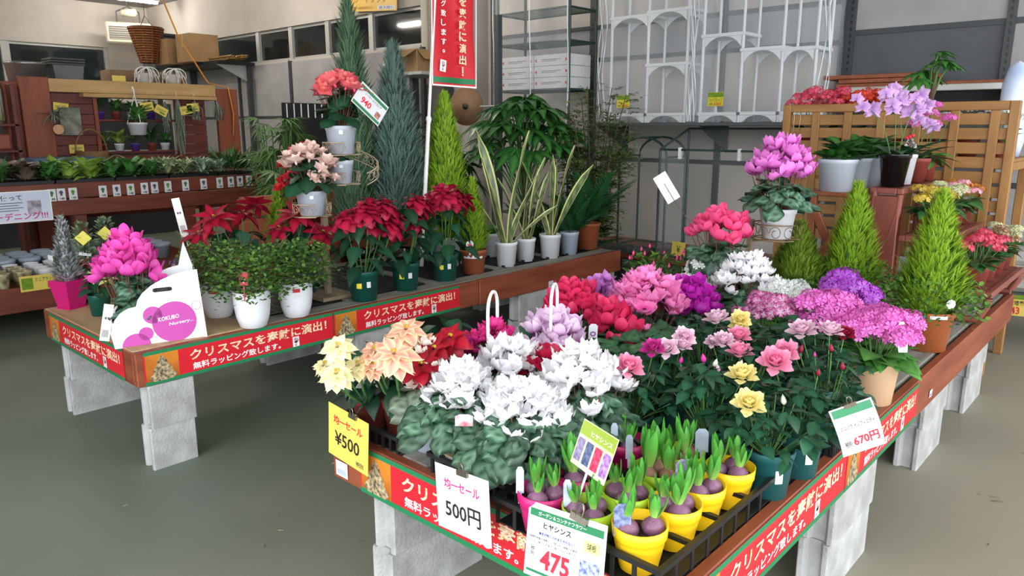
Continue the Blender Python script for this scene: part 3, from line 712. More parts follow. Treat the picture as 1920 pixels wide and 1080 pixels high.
part('handle_slot', MB().box(-.01, .05, .226, .244, .0003, .001).lathe([(0, .001), (.009, .001)], 10, T(-.01, .235, 0)).lathe([(0, .001), (.009, .001)], 10, T(.05, .235, 0)), M_black, cx, None, False)
part('handle_tab', MB().poly([(-.03, 0), (.03, 0), (.03, .3), (.0, .41), (-.03, .3)], -.174, -.173), M_carton, cx, T(w/2-.04, 0, 0), False)
for x, y, r, ring in ((.056, .088, .09, 0), (-.028, .128, .038, 0), (-.06, .05, .029, 0), (-.1, .0, .056, 0), (-.03, .042, .015, 1), (.15, .15, .02, 1)):
    if ring: part('printed_ring', MB().lathe([(r-.002, 0), (r, 0)], 24), M_print, cx, T(x, y, .0008), False)
    else:
        pts = [(x+r*math.cos(q*math.pi/16), max(.001, y+r*math.sin(q*math.pi/16))) for q in range(32)]
        pts = [(min(w/2-.012, u), v) for u, v in pts]
        part('printed_circle', MB().add([(u, v, .0006) for u, v in pts], [tuple(range(32))]), M_print, cx, None, False)
text('KOKUBO', M_wprint, cx, .033, .108, .085, .018, 'CENTER', .012, .0012, .1, shear=.15)
text('Nursery...', M_wprint, cx, .082, .082, .1, .018, 'CENTER', .012, .0012, .1, shear=.15)
mid = cx.matrix_basis @ Vector((-.075, 0, -.112))
cyclamen('bright pink cyclamen standing inside the white card carrier', (mid.x, mid.y, ZT+.006), C_pinkc, 0, 11, .06, .1, P_white, 54, .1, .18, .07, G_cyc, 30, .108, .33, .074, z=None, lean=(.02, .02))
# violets in a white bowl behind the carrier
p = foot(352, 545); t = potted('potted_violet', 'small purple violets in a white pot behind the carrier', 'potted plant', p)
pot(t, .06, .13, P_white)
V = shared('flower_head:violet', petal('violet_petal', '#5b2cb0', '#c9b24a'), lambda: floret_dome(20, 8, .05, .018, .5, .01))
for k in range(3): put('flower_head', V, t, T(.03*math.cos(k*2.1), .03*math.sin(k*2.1), .16))
for k in range(12): put('leaf', rose_leaf(G_mid), t, leafM((.03*math.cos(k*2.4), .03*math.sin(k*2.4), .13), k*2.4, .1, .06))
# leaning paper tags
M_tagp = mat('grey_printed_tag', '#d9d6d2', rough=.6)
tags = [((200, 605), .16, 'narrow white barcode tag leaning out of the carrier cyclamen', .35), ((338, 408), .2, 'narrow pale tag on a white stick behind the carrier', -.25)]
for (px, py), L, lab, lean in tags:
    X = -3.33 if px < 300 else -3.75
    q = onx(px, py, X); c = solo('stick_tag', MB().box(-.019, .019, -L/2, L/2, -.001, 0), M_tagp, lab, 'tag', None, frame(q, (math.sin(.6)*.8, math.cos(.6), 0), (0, lean*.4, 1)) @ RZ(-lean*.6))
    mb = MB()
    for i in range(7): mb.box(-.012+i*.0035, -.0105+i*.0035, -L*.4, -L*.2, .0002, .0004)
    part('barcode', mb, M_ink, c, None, False); text('●●', mat('grey_ink', '#5a5a60'), c, 0, L*.12, .02, .012, 'CENTER')
    if px > 300: part('stick', MB().tube([(0, -L/2, -.002), (.0, -L/2-.22, -.002)], .0025, 5), M_white, c)
# three round white pots with trailing small-leaved shrubs
M_redtag = mat('red_heart_tag', '#c8283a', rough=.4)
for i, (px, py, s, h) in enumerate(((412, 593, 1.0, .17), (476, 612, 1.02, .175), (557, 592, 1.0, .175))):
    p = foot(px, py); t = potted('potted_shrub', ['small-leaved trailing shrub in a round white pot beside the carrier', 'small-leaved trailing shrub in a round white pot with a red heart tag', 'small-leaved trailing shrub in a round white pot with a slanted barcode label'][i], 'potted plant', p, 'trailing shrubs in round white pots')
    po = pot(t, .082*s, h, P_white, round_=True, n=28); az = CAM_AZ(p)
    put('foliage', small_leaf_mass(1700, .19, .21, 40+i, .02, .2).mesh('foliage', G_shrub), t, T(0, 0, h*.95), kind='stuff')
    g = rnd(50+i); lines = []
    for k in range(16):
        a = k*2.4+i; q = Vector((.2*math.cos(a), .2*math.sin(a), h+g.uniform(-.02, .26))); lines.append(((0, 0, h*.8), q, (0, 0, .05)))
    part('stems', stems_mesh(lines, .0017), G_bstem, t)
    for k in range(5):      # trailing shoots
        a = az+(k-2)*.75+g.uniform(-.2, .2); mb = MB(); L = g.uniform(.12, .2)
        for q in range(22):
            f = q/22; pp = Vector((.07*math.cos(a)+L*f*math.cos(a), .07*math.sin(a)+L*f*math.sin(a), h+.04+.05*math.sin(f*3)-.13*f*f*(1 if k % 2 else .4)))
            M = T(pp) @ RZ(a+(1.2 if q % 2 else -1.2)-1.57) @ RX(g.uniform(-.3, .4)) @ SC(.02)
            mb.add([(0,0,0),(.36,.35,.05),(.3,.75,.04),(0,1,0),(-.3,.75,.04),(-.36,.35,.05)], [(0,1,2,3),(0,3,4,5)], [g.random()]*6, M)
        part('trailing_shoot', mb, G_shrub, t, kind='stuff')
    pot_sticker(po, az-.25+.3*(i == 2), .0825, h*.82, .035, .018, M_redtag)
    if i == 2: pot_sticker(po, az+.1, .0828, h*.66, .03, .024, M_paper)
    if i == 0: pot_sticker(po, az+.5, .0828, h*.84, .02, .02, M_paper)
    if i == 1:
        tg = part('heart_tag', MB().box(-.019, .019, -.028, .03, -.001, 0), M_redtag, t, T(.115*math.cos(az-.25), .115*math.sin(az-.25), h+.075) @ RZ(az-.2+math.pi/2) @ RX(math.pi/2-.1), False)
        text('♥', M_wprint, tg, 0, -.008, .018, .018, 'CENTER')
        part('stick', MB().box(-.003, .003, -.1, -.03, -.001, 0), M_redtag, tg, None, False)
# red poinsettias in the second row
def hd(p, px, py, X, sc=1.0):
    q = onx(px, py, X); return (q.x-p[0], q.y-p[1], q.z-ZT, sc)
p = Vector((-3.66, 1.86, 0)); poinsettia('wide red poinsettia rising behind the round white pots near the carrier', p, B_red, [hd(p, 400, 410, -3.6), hd(p, 455, 400, -3.7, 1.05), hd(p, 372, 440, -3.65, .8), hd(p, 478, 385, -3.85, .9)], seed=6, nl=26, lr=.2, lh=.26, ls=.1, bs=.125, nb=10, lz0=.12)
p = Vector((-3.55, 2.2, 0)); poinsettia('wide red poinsettia rising behind the slanted label pot', p, B_red, [hd(p, 556, 405, -3.48, 1.1), hd(p, 606, 438, -3.4, .85), hd(p, 590, 415, -3.6, 1.0), hd(p, 523, 430, -3.5, .8)], seed=7, nl=26, lr=.2, lh=.24, ls=.1, bs=.125, nb=10, lz0=.1)
# rose-flowered poinsettias in the three dark green pots
GP = [((690, 566), .105, .165, [(692, 385), (722, 385), (740, 408), (700, 416), (738, 425), (668, 405), (648, 410), (690, 398)], 'leftmost'),
      ((769, 546), .1, .16, [(778, 412), (785, 378), (790, 388)], ''), ((843, 528), .1, .165, [(826, 360), (850, 375), (812, 378), (868, 375), (835, 366), (845, 358)], '')]
labs = ['large-headed red rose poinsettia in a dark green pot near the spiral stand', 'red rose poinsettia in the middle dark green pot with few heads', 'tall red rose poinsettia in a dark green pot next to the goldcrest in terracotta']
for i, ((px, py), r, h, hs, _) in enumerate(GP):
    p = foot(px, py); p = Vector((p.x-.06, p.y+.02, 0))
    poinsettia(labs[i], p, B_red2, [hd(p, a, b, p.x+.03+.04*math.sin(k*2), .95) for k, (a, b) in enumerate(hs)], 'curl', 20+i, r*.82, h, P_green, 34, .17, .33, .11, .085, cy=False, stk=True)
# goldcrests, conifers
p = foot(898, 513); t = goldcrest('goldcrest conifer in a terracotta pot with a paper band', (p.x-.05, p.y), .47, .115, 31, P_terra, .085, .155, n=2200, spray=.06)
po = [c for c in t.children if c.name.startswith('pot')][0]; pot_sticker(po, CAM_AZ(p), .0805, .115, .13, .022, M_paper, 'paper_band')
az = CAM_AZ(p); tg = part('round_tag', MB().lathe([(0, .001), (.024, .001)], 14), M_paper, t, T(.1*math.cos(az-.2), .1*math.sin(az-.2), .2) @ RZ(az+math.pi/2) @ RX(math.pi/2), False)
part('tag_print', MB().box(-.013, .013, -.009, .0, .0012, .0016), M_redtag, tg, None, False); part('stick', MB().box(-.004, .004, -.07, -.022, 0, .001), M_paper, tg, None, False)
goldcrest('tall column-shaped goldcrest conifer beside the flag pole', (-3.64, 3.36), .98, .165, 32, P_white, .1, .2, n=4200, spray=.085, prof=lambda s: (.75+.25*math.sin(min(1, s*2)*1.57))*(1-s**3.2)**.8*(1-.25*s), up=1.0)
goldcrest('small bright goldcrest behind the red poinsettias', (-4.0, 2.35), .38, .115, 33, P_black, .07, .24, n=1500, spray=.06)
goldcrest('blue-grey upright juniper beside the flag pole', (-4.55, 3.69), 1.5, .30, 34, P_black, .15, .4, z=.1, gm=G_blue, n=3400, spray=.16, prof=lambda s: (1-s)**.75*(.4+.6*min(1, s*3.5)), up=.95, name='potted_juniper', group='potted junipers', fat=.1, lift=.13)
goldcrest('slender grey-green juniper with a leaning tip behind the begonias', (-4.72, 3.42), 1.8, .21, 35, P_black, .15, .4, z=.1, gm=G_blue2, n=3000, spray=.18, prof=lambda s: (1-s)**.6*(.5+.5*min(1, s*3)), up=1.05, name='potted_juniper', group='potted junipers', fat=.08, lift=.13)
# ---------------------------------------------------------------- snake plants and end of the bench
Y_edge = mat('snake_plant_leaf', '#4a6446', '#d6d68a', .4, attr=True, rnd=.1, noise=None)
def snake_leaf(seed):
    g = rnd(seed); mb = MB(); ph = g.random()*6; vs = []; ts = []; n = 12
    for i in range(n+1):
        s = i/n; w = .055*math.sin(math.pi*min(1, .25+.62*s))**.8*(1 if s < .85 else max(.03, (1-s)/.15)); tw = .5*math.sin(s*3+ph)
        for u, t in ((-1, 1), (-.72, .9), (-.66, .05), (0, .35*(i % 2)), (.66, .05), (.72, .9), (1, 1)):
            x = u*w*math.cos(tw); z = u*w*math.sin(tw)+.02*(abs(u))
            vs.append((x+.02*math.sin(s*4+ph), s, z-.12*s*s)); ts.append(t)
    fs = [(i*7+j, i*7+j+1, (i+1)*7+j+1, (i+1)*7+j) for i in range(n) for j in range(6)]
    return mb.add(vs, fs, ts)
SN = [snake_leaf(k).mesh('leaf', Y_edge) for k in range(4)]
def snake_plant(label, px, py, h, leaves, seed, r=.075, ph=.165):
    p = foot(px, py); p = Vector((p.x-.06, p.y+.02, 0)); t = potted('snake_plant', label, 'potted plant', p, 'snake plants in white pots')
    pot(t, r, ph, P_white, .8, feet=True); g = rnd(seed)
    for k, (az, el, L) in enumerate(leaves):
        put('leaf', SN[k % 4], t, leafM((.025*math.cos(az), .025*math.sin(az), ph*.85), az, el, L, g.uniform(-.8, .8), L*.8))
    return t
c0 = R(-40)
snake_plant('large snake plant with one leaf bent over, in a white pot with red tag', 958, 501, .5, [(c0+4.2, 1.38, .78), (c0+1.0, 1.5, .76), (c0-1.4, 1.42, .6), (c0+1.2, 1.3, .5), (c0+3.6, 1.2, .66), (c0+5, 1.45, .45), (c0+4.4, 1.1, .4), (c0+1.6, .75, .42)], 1)
snake_plant('snake plant in a white pot squeezed behind the one with the bent leaf', 994, 491, .4, [(c0+.4, 1.4, .6), (c0+1.8, 1.3, .52), (c0+3.1, 1.35, .46), (c0-.9, 1.2, .5)], 2, .07, .16)
snake_plant('upright snake plant in a white pot next to the pale grey pot', 1040, 485, .45, [(c0+.8, 1.1, .62), (c0+1.6, 1.45, .66), (c0+2.8, 1.3, .56), (c0+4, 1.3, .6), (c0+5.2, 1.35, .46), (c0+.1, 1.45, .6)], 3, .078, .17)
def frond_mesh(L, n, ll, droop, w=.1):
    mb = MB()
    pts = [Vector((0, L*i/8, -droop*(i/8)**2*L)) for i in range(9)]; mb.tube(pts, .003, 4, t=.6)
    for i in range(n):
        s = .2+.8*i/n; c = Vector((0, L*s, -droop*s*s*L))
        for sg in (-1, 1):
            p = blade(point(w, .6), 3, 1, .35, .1, 0, 3, 'mid'); mb.add(p.v, p.f, p.t, T(c) @ RZ(-sg*(1.15-.55*s)) @ SC(ll*(1.1-.5*s)))
    return mb
def palm(label, p, nf, L, m, pm, pr, ph, seed, z=ZT, el=(.5, 1.35), ll=.12, w=.1, n=14, droop=.35, group=None, name='potted_palm', feet=True):
    t = potted(name, label, 'potted plant', p, group, 0, z); g = rnd(seed)
    pot(t, pr, ph, pm, .8, feet=feet)
    for k in range(nf):
        a = k*2.4; put('frond', shared('frond:%d_%.2f' % (seed, L), m, lambda: frond_mesh(1, n, ll/L, droop, w)), t, leafM((0, 0, ph*.85), a, g.uniform(*el), L*g.uniform(.7, 1.1), g.uniform(-.2, .2)))
    return t
p = foot(1076, 478); palm('young parlour palm in a pale grey pot between snake plant and terracotta', (p.x-.06, p.y+.02), 14, .3, G_dark, P_bluegrey, .07, .165, 4, el=(.7, 1.45))
p = foot(1118, 468); palm('bushy parlour palm in the big terracotta pot at the bench end', (p.x-.09, p.y+.0), 16, .42, G_dark, P_terra, .1, .2, 5, el=(.5, 1.4), ll=.14)
for i, (px, py, lab) in enumerate(((934, 484, 'plain white pot between the goldcrest and the first snake plant'),)):
    p = foot(px, py); t = potted('white_pot', lab, 'pot', (p.x-.1, p.y+.03), 'plain white pots'); pot(t, .07, .17, P_white, .8, feet=True)
    for k in range(8): put('leaf', rose_leaf(G_mid), t, leafM((.02*math.cos(k*2.4), .02*math.sin(k*2.4), .15), k*2.4, .9, .1))
# foliage plants standing on the floor and low boxes behind the bench
def palmate(n=7):
    mb = MB()
    for k in range(n):
        p = blade(point(.19, .75), 4, 1, .35, .12, 0, 3, 'mid'); mb.add(p.v, p.f, p.t, RZ((k-(n-1)/2)*.62) @ RX(-.15) @ SC(1-.09*abs(k-(n-1)/2)))
    return mb
def palmate_tree(label, p, z, stem_h, nl, ls, rad, seed, pm=P_white, gm=G_dark, group=None, pr=.12, ph=.22, name='potted_umbrella_tree', hz=.5):
    t = potted(name, label, 'potted plant', p, group, 0, z); g = rnd(seed); pot(t, pr, ph, pm); lines = []
    for k in range(nl):
        a = k*2.4; f = (k+.5)/nl; r = rad*math.sqrt(f); q = Vector((r*math.cos(a), r*math.sin(a), ph+stem_h+hz*(.5-f)*1.0+g.uniform(-.06, .06)))
        put('leaf', shared('leaf:palmate', gm, palmate), t, leafM(q, a, g.uniform(-.45, .3), ls*g.uniform(.8, 1.2), g.uniform(-.3, .3)))
        lines.append(((0, 0, ph+stem_h*.35+.3*stem_h*(1-f)), q, (0, 0, .06)))
    part('stems', stems_mesh(lines, .006, 5), G_stem, t); part('trunk', MB().tube([(0, 0, ph*.8), (.02, 0, ph+stem_h*.9)], .018, 7), G_bstem, t)
    return t
palmate_tree('money tree with large palmate leaves behind the snake plants', (-4.35, 4.95), .0, 1.25, 40, .27, .42, 1, P_white, mat('money_tree_leaf', '#1d5428', '#4c8a3c', .35, attr=True, rnd=.25, trans=.15))
palmate_tree('money tree with glossy palmate leaves beside the tall goldcrest', (-4.9, 4.45), .0, .85, 24, .22, .34, 2)
def airy(label, p, z, h, rad, seed, n, size, gm, pm, pr=.12, ph=.22, name='potted_nandina', stem_n=20):
    t = potted(name, label, 'potted plant', p, None, 0, z); g = rnd(seed); pot(t, pr, ph, pm); mb = MB(); lines = []
    for k in range(stem_n):
        a = k*2.4; L = h*g.uniform(.55, 1); e = Vector((rad*g.uniform(.3, 1)*math.cos(a), rad*g.uniform(.3, 1)*math.sin(a), ph+L)); lines.append(((0, 0, ph*.8), e, (-e.x*.2, -e.y*.2, 0)))
        for q in range(n):
            f = g.uniform(.25, 1); c = Vector((e.x*f, e.y*f, ph+(e.z-ph)*f)); b = g.random()*6.3; sl = g.uniform(.08, .2)
            d = Vector((math.cos(b), math.sin(b), g.uniform(-.2, .35)))
            for s in range(7):
                pp = c+d*sl*(s+1)/7
                for sg in (-1, 1):
                    M = T(pp) @ RZ(b-1.57+sg*1.0) @ RX(g.uniform(-.5, .3)) @ SC(size*g.uniform(.7, 1.2))
                    mb.add([(0,0,0),(.26,.45,.04),(0,1,0),(-.26,.45,.04)], [(0,1,2,3)], [g.random()]*4, M)
    part('foliage', mb, gm, t, kind='stuff'); part('stems', stems_mesh(lines, .004, 5), G_bstem, t)
    return t
airy('tall airy nandina with fine leaflets in front of the wrapped white racks', (-3.78, 5.2), 0, 1.6, .40, 3, 46, .04, mat('nandina_leaf', '#244a22', '#6f8f3a', .45, attr=True, trans=.15), P_terra)
palm('dark feathery palm behind the bench end', (-4.0, 4.84), 16, .7, G_dark, P_black, .13, .25, 8, z=0, el=(.6, 1.4), ll=.2, name='potted_palm', feet=False)
airy('dense dark camellia with small white buds under the carton shelf', (-5.3, 4.78), 0, 1.35, .4, 9, 26, .06, G_dark, P_black, name='potted_camellia')
# wooden planter boards behind the junipers
M_orwood = mat('orange_wood', '#9c5a34', '#87492a', .55, noise=6, bump=.1, stretch=(3, .4, 3))
t = thing('wooden_planter', 'long orange-brown wooden planter box behind the junipers', 'planter', T(-5.15, 3.6, 0))
for k, z in enumerate((.45, .62, .79)): part('plank', MB().cbox(-.02, .02, -.9, .9, z, z+.15), M_orwood, t, None, False)
for y in (-.85, .85): part('post', MB().box(-.07, -.02, y-.04, y+.04, 0, .92), M_orwood, t, None, False)
part('base_box', MB().box(-.5, -.03, -.88, .88, .0, .5), M_orwood, t, None, False)
# ---------------------------------------------------------------- flag
t = thing('sale_flag', 'red vertical Christmas sale flag hanging on a white pole', 'flag', T(-3.62, 3.05, ZT))
X = -3.62
a, b = onx(797, 362, X), onx(815, 0, X); d = (b-a)
o = Vector((-3.62, 3.05, ZT))
b = a+d*1.7; low = a-(d*(a.z-ZT-.03)/d.z)
part('pole', MB().tube([low-o, a+d*.4-o], .0135, 10).tube([a+d*.38-o, b-o], .0105, 10).lathe([(.0135, -.02), (.019, 0), (.0135, .02)], 10, T(a+d*.39-o)), M_white, t)
TL, TR, BLp = onx(816, -50, X), onx(906, -52, X+.0), onx(806, 160, X)
w = (TR-TL).length*1.0; h = (TL-BLp).length
BRp = onx(886, 166, X); w = (BRp-BLp).length
Mf = frame(BLp-o, BRp-BLp, TL-BLp)
HF = h*1.9
mb = MB().sheet(w, HF, 12, 40, lambda u, v: .012*math.sin(v*9+u*2)*u+.008*math.sin(u*7+v*5))
FM = Mf @ T(w/2+.012, HF/2, .0)
fl = part('cloth', mb, M_red, t, FM)
mb = MB().sheet(w, .035, 12, 3, lambda u, v: .012*math.sin(.05*9+u*2)*u+.008*math.sin(u*7)+.003)
part('green_hem', mb, M_green, t, Mf @ T(w/2+.012, .04, 0))
for nm, x0 in (('white_edge', .008), ('white_edge', w+.016)): part(nm, MB().box(x0-.004, x0+.004, 0, HF, .016, .018), M_wprint, t, Mf, False)
part('white_edge', MB().box(.006, w+.018, 0, .01, .018, .02), M_wprint, t, Mf, False)
zt = .02
def vtext(s, m, x, y0, step, size, bold):
    for i, ch in enumerate(s):
        k = .55 if ch in 'ッ。' else 1
        o2 = text(ch, m, t, 0, 0, size*k*(.25 if ch == '！' else 1), size*k*.92, 'CENTER', bold, 0)
        o2.matrix_basis = Mf @ T(x, y0+i*step, zt) @ o2.matrix_basis
vtext('！出演に敵素をスマスリク', M_gold, w*.68+.012, .10, .072, .064, .03)
vtext('。すまし致グンピッラ料無', M_wprint, w*.24+.012, .215, .057, .042, .02)
c = part('rose_picture', MB().box(-.026, .026, -.036, .036, 0, .0005), M_wprint, t, Mf @ T(w*.22+.012, .125, zt) @ RZ(-.12), False)
part('rose', MB().disc(.018, .001, 10, T(0, .012, 0)).box(-.006, .006, -.03, 0, .0008, .001), M_rosepic, c, None, False)
# ---------------------------------------------------------------- on the wide bench: front row
def head(p, px, py, z, sc=1.0):
    q = on(px, py, z); return (q.x-p[0], q.y-p[1], q.z-ZT, sc)
p = Vector((-1.80, 1.33, 0)); poinsettia('cream poinsettia with rounded bracts in a brown-red pot at the bench corner', p, B_cream, [head(p, 634, 655, .86, .85), head(p, 632, 705, .80, .85), head(p, 672, 690, .80, .75), head(p, 610, 690, .79, .6)], 'round', 41, .062, .1, P_terra2, 30, .12, .17, .07, .058, nb=14)
p = Vector((-1.675, 1.36, 0)); poinsettia('peach and cream poinsettia in a brown-red pot with one large front head', p, B_peach, [head(p, 738, 668, .86, 1.05), head(p, 702, 662, .84, .7), head(p, 700, 692, .80, .6)], 'round', 42, .068, .11, P_terra2, 30, .13, .19, .085, .064, nb=15)
p = Vector((-1.77, 1.62, 0)); poinsettia('peach and cream poinsettia standing behind the large peach one', p, B_peach, [head(p, 762, 622, .87, 1.0), head(p, 797, 645, .83, .75), head(p, 740, 640, .84, .6)], 'round', 43, .065, .11, P_terra2, 22, .12, .2, .075, .058, nb=14)
p = Vector((-1.61, 1.77, 0)); poinsettia('dark red poinsettia between the peach ones and the white cyclamens', p, petal('deep_red_bract', '#b80f2c', '#8e0a1f'), [head(p, 845, 638, .84, 1.0), head(p, 790, 690, .79, 1.0), head(p, 815, 660, .82, .9)], 'round', 44, .065, .11, P_terra2, 24, .14, .18, .08, .07, nb=12)
# trays under the front row
def tray(label, x0, x1, y0, y1, h=.06, group='black plant trays', cells=None, z=ZT):
    t = thing('plant_tray', label, 'tray', T(x0, y0, z), group); w, d = x1-x0, y1-y0; k = .012
    part('rim', MB().box(-k, w+k, -k, 0, h-.012, h).box(-k, w+k, d, d+k, h-.012, h).box(-k, 0, 0, d, h-.012, h).box(w, w+k, 0, d, h-.012, h), M_black, t, None, False)
    mb = MB()
    for i in range(9):
        f = i/8; mb.box(w*f-.005, w*f+.005, -.004, 0, 0, h-.012).box(w*f-.005, w*f+.005, d, d+.004, 0, h-.012)
        mb.box(-.004, 0, d*f-.005, d*f+.005, 0, h-.012).box(w, w+.004, d*f-.005, d*f+.005, 0, h-.012)
    part('ribs', mb, M_black, t, None, False, kind='stuff'); part('base', MB().box(0, w, 0, d, 0, .004), M_black, t, None, False)
    if cells:
        mb = MB(); nx, ny = cells
        for i in range(1, nx): mb.box(w*i/nx-.006, w*i/nx+.006, 0, d, h-.016, h-.006)
        for j in range(1, ny): mb.box(0, w, d*j/ny-.006, d*j/ny+.006, h-.016, h-.006)
        part('grid_bars', mb, M_black, t, None, False)
    return t
tray('black slotted tray under the cream and peach poinsettias', -1.835, -1.57, 1.245, 1.43, .055)
tray('black tray lined with brown card under the white cyclamens', -1.41, -1.10, 1.235, 1.56, .06)
o = solo('card_liner', MB().box(-1.405, -1.105, 1.24, 1.27, ZT+.061, ZT+.064).box(-1.405, -1.105, 1.525, 1.555, ZT+.061, ZT+.064).box(-1.405, -1.375, 1.27, 1.525, ZT+.061, ZT+.064).box(-1.135, -1.105, 1.27, 1.525, ZT+.061, ZT+.064), mat('brown_card', '#b08f68', rough=.7), 'brown card collar lying on the cyclamen tray rim', 'card sheet')
# cyclamens
cyclamen('small-leaved cyclamen with few cream buds in a pale pot with black holder', (-1.535, 1.34), petal('cream_petal', '#f3e9de', '#e8c8c0'), 1, 51, .058, .11, P_grey, 26, .12, .1, .07, mat('silver_net_leaf', '#4a4f3e', '#9db79f', .5, attr=True, rnd=.2), 8, .08, .19, .036)
def cyc_at(label, px, py, fm, frill, seed, ph=.1, fh=.19, zc=None, **k):
    """stand the plant where the sight line to its crown meets the crown's height"""
    z0 = k.get('z', ZT); q = on(px, py, z0+ph+fh*.82); return cyclamen(label, (q.x, q.y), fm, frill, seed, k.pop('pr', .06), ph, P_white, fh=fh, **k)
cyc_at('white frilly cyclamen with a dense tuft of pale brown stems', 865, 712, C_white, 1, 52, .09, .17, z=ZT+.012, nl=80, lr=.165, lh=.11, ls=.068, nf=26, fr=.085, fs=.05)
cyc_at('white frilly cyclamen with the largest snow-white head above scalloped leaves', 985, 752, C_white, 1, 53, .09, .17, z=ZT+.012, nl=105, lr=.175, lh=.12, ls=.07, nf=34, fr=.1, fs=.05)
cyc_at('white cyclamen with open petals behind the front pair', 960, 667, C_white, 1, 54, .09, .19, nl=34, lr=.14, lh=.1, ls=.08, lm=G_cyc2, nf=20, fr=.095, fs=.055)
cyc_at('tall white cyclamen with loose flowers beside the roses', 1095, 692, C_white, 1, 55, .09, .22, nl=70, lr=.17, lh=.13, ls=.068, lm=G_cyc, nf=27, fr=.12, fs=.056)
cyc_at('magenta cyclamen peeping out before the dark red poinsettia', 846, 664, C_mag, 0, 56, .1, .17, nl=18, lr=.1, lh=.08, nf=10, fr=.075, fs=.045)
cyc_at('hot pink double cyclamen with a white basket handle', 922, 634, C_hot, 1, 57, .11, .19, nl=26, lr=.13, nf=24, fr=.085, fs=.042)
cyc_at('crimson cyclamen half hidden behind the white ones', 1035, 684, C_dred, 0, 58, .11, .14, nl=24, lr=.13, nf=18, fr=.11, fs=.048)
cyc_at('pale lilac cyclamen with dark pink eyes and a white basket handle', 1035, 613, C_lil, 0, 59, .11, .19, nl=28, lr=.13, nf=26, fr=.1, fs=.05)
cyc_at('coral red cyclamen at the far edge of the bench', 1076, 563, C_red, 0, 60, .11, .20, nl=34, lr=.15, nf=26, fr=.115, fs=.058)
cyc_at('coral red cyclamen with a few big blooms beside the frilled pink one', 1150, 600, C_red, 0, 61, .11, .17, nl=34, lr=.15, nf=9, fr=.08, fs=.062)
cyc_at('lilac cyclamen between the coral and frilled pink ones', 1130, 546, C_lil2, 0, 62, .11, .20, nl=28, lr=.14, nf=18, fr=.1, fs=.05)
cyc_at('tall frilled pink cyclamen with a loose head of bicoloured blooms', 1212, 540, C_frill, 1, 63, .12, .24, nl=44, lr=.17, ls=.08, nf=36, fr=.14, fs=.06)
cyc_at('bright magenta cyclamen beside the frilled pink one', 1292, 550, C_mag, 0, 64, .11, .19, nl=38, lr=.16, nf=36, fr=.115, fs=.05)
cyc_at('cyclamen of plain marbled leaves in front of the frilled pink one', 1225, 625, C_frill, 0, 65, .11, .12, nl=50, lr=.18, lh=.11, ls=.07, lm=G_cyc2, nf=2, fr=.05, fs=.03)
cyc_at('cyclamen of plain dark leaves between coral blooms and roses', 1170, 655, C_dred, 0, 66, .11, .12, nl=50, lr=.17, lh=.12, ls=.07, lm=G_cyc2, nf=2, fr=.05, fs=.03)
cyc_at('white frilly cyclamen under the wire stand', 1400, 502, C_white, 1, 67, .12, .26, nl=46, lr=.17, lh=.13, ls=.08, nf=32, fr=.13, fs=.05)
# white basket handles: part of a carrying frame that hangs over the pot
for px, py, w, X, lab in ((922, 600, .115, -1.56, 'white plastic basket handle arching over the hot pink cyclamen'), (1070, 628, .115, -1.49, 'white plastic basket handle arching over the pale lilac cyclamen')):
    q = on(px, py, .95); q = Vector((X, {922: 1.63, 1070: 1.85}[px], 0))
    pts = [Vector((-.0, -w/2, .02))]+[Vector((0, -w/2*math.cos(a*math.pi/10), .36+.055*math.sin(a*math.pi/10))) for a in range(11)]+[Vector((0, w/2, .02))]
    t = thing('basket_handle', lab, 'handle', T(q.x, q.y, ZT) @ RZ(.5), 'white basket handles')
    mb = MB()
    for a, b in zip(pts, pts[1:]): mb.tube([a, b], .0055, 6)
    part('arch', mb, M_white, t); part('foot_ring', MB().lathe([(w/2-.008, .0), (w/2+.008, 0), (w/2+.008, .025), (w/2-.008, .025), (w/2-.008, 0)], 16), M_white, t)
# ---------------------------------------------------------------- miniature roses
roses = []
RP = [(-.69, 1.735, P_teal, .062, .125, 'mini rose with pale yellow blooms in a teal pot beside the hyacinths', .14), (-.675, 1.90, P_teal, .06, .12, 'mini rose in a teal pot with a white label at the bench edge', .14),
      (-.69, 2.13, P_teal, .055, .11, 'mini rose in a teal pot inside the black holder behind the rose tag', .15), (-.775, 2.32, P_teal, .055, .11, 'mini rose with dark red buds next to the peach primula pot', .17),
      (-.89, 1.78, P_green, .055, .11, 'mini rose bush of plain leaves behind the yellow-blooming one', .17), (-.885, 1.99, P_green, .055, .11, 'mini rose with the large double pink bloom', .18), (-.90, 2.19, P_green, .055, .11, 'mini rose with crimson buds in the middle of the rose block', .19), (-.94, 2.42, P_green, .055, .11, 'mini rose with blush blooms before the lilac primulas', .2),
      (-1.09, 1.72, P_green, .055, .11, 'mini rose with one large pink bloom beside the white cyclamen', .16), (-1.09, 1.93, P_green, .055, .11, 'mini rose with blush and magenta blooms', .18), (-1.10, 2.15, P_green, .055, .11, 'mini rose with pink and blush blooms before the crimson primula', .19), (-1.12, 2.38, P_green, .055, .11, 'mini rose with pale lilac and yellow blooms beside the crimson primula', .2)]
for i, (x, y, m, r, h, lab, lh) in enumerate(RP):
    roses.append(rose_plant(lab, (x, y), 70+i, r, h, m, 150, .135, lh, .043, stk=i in (0, 1)))
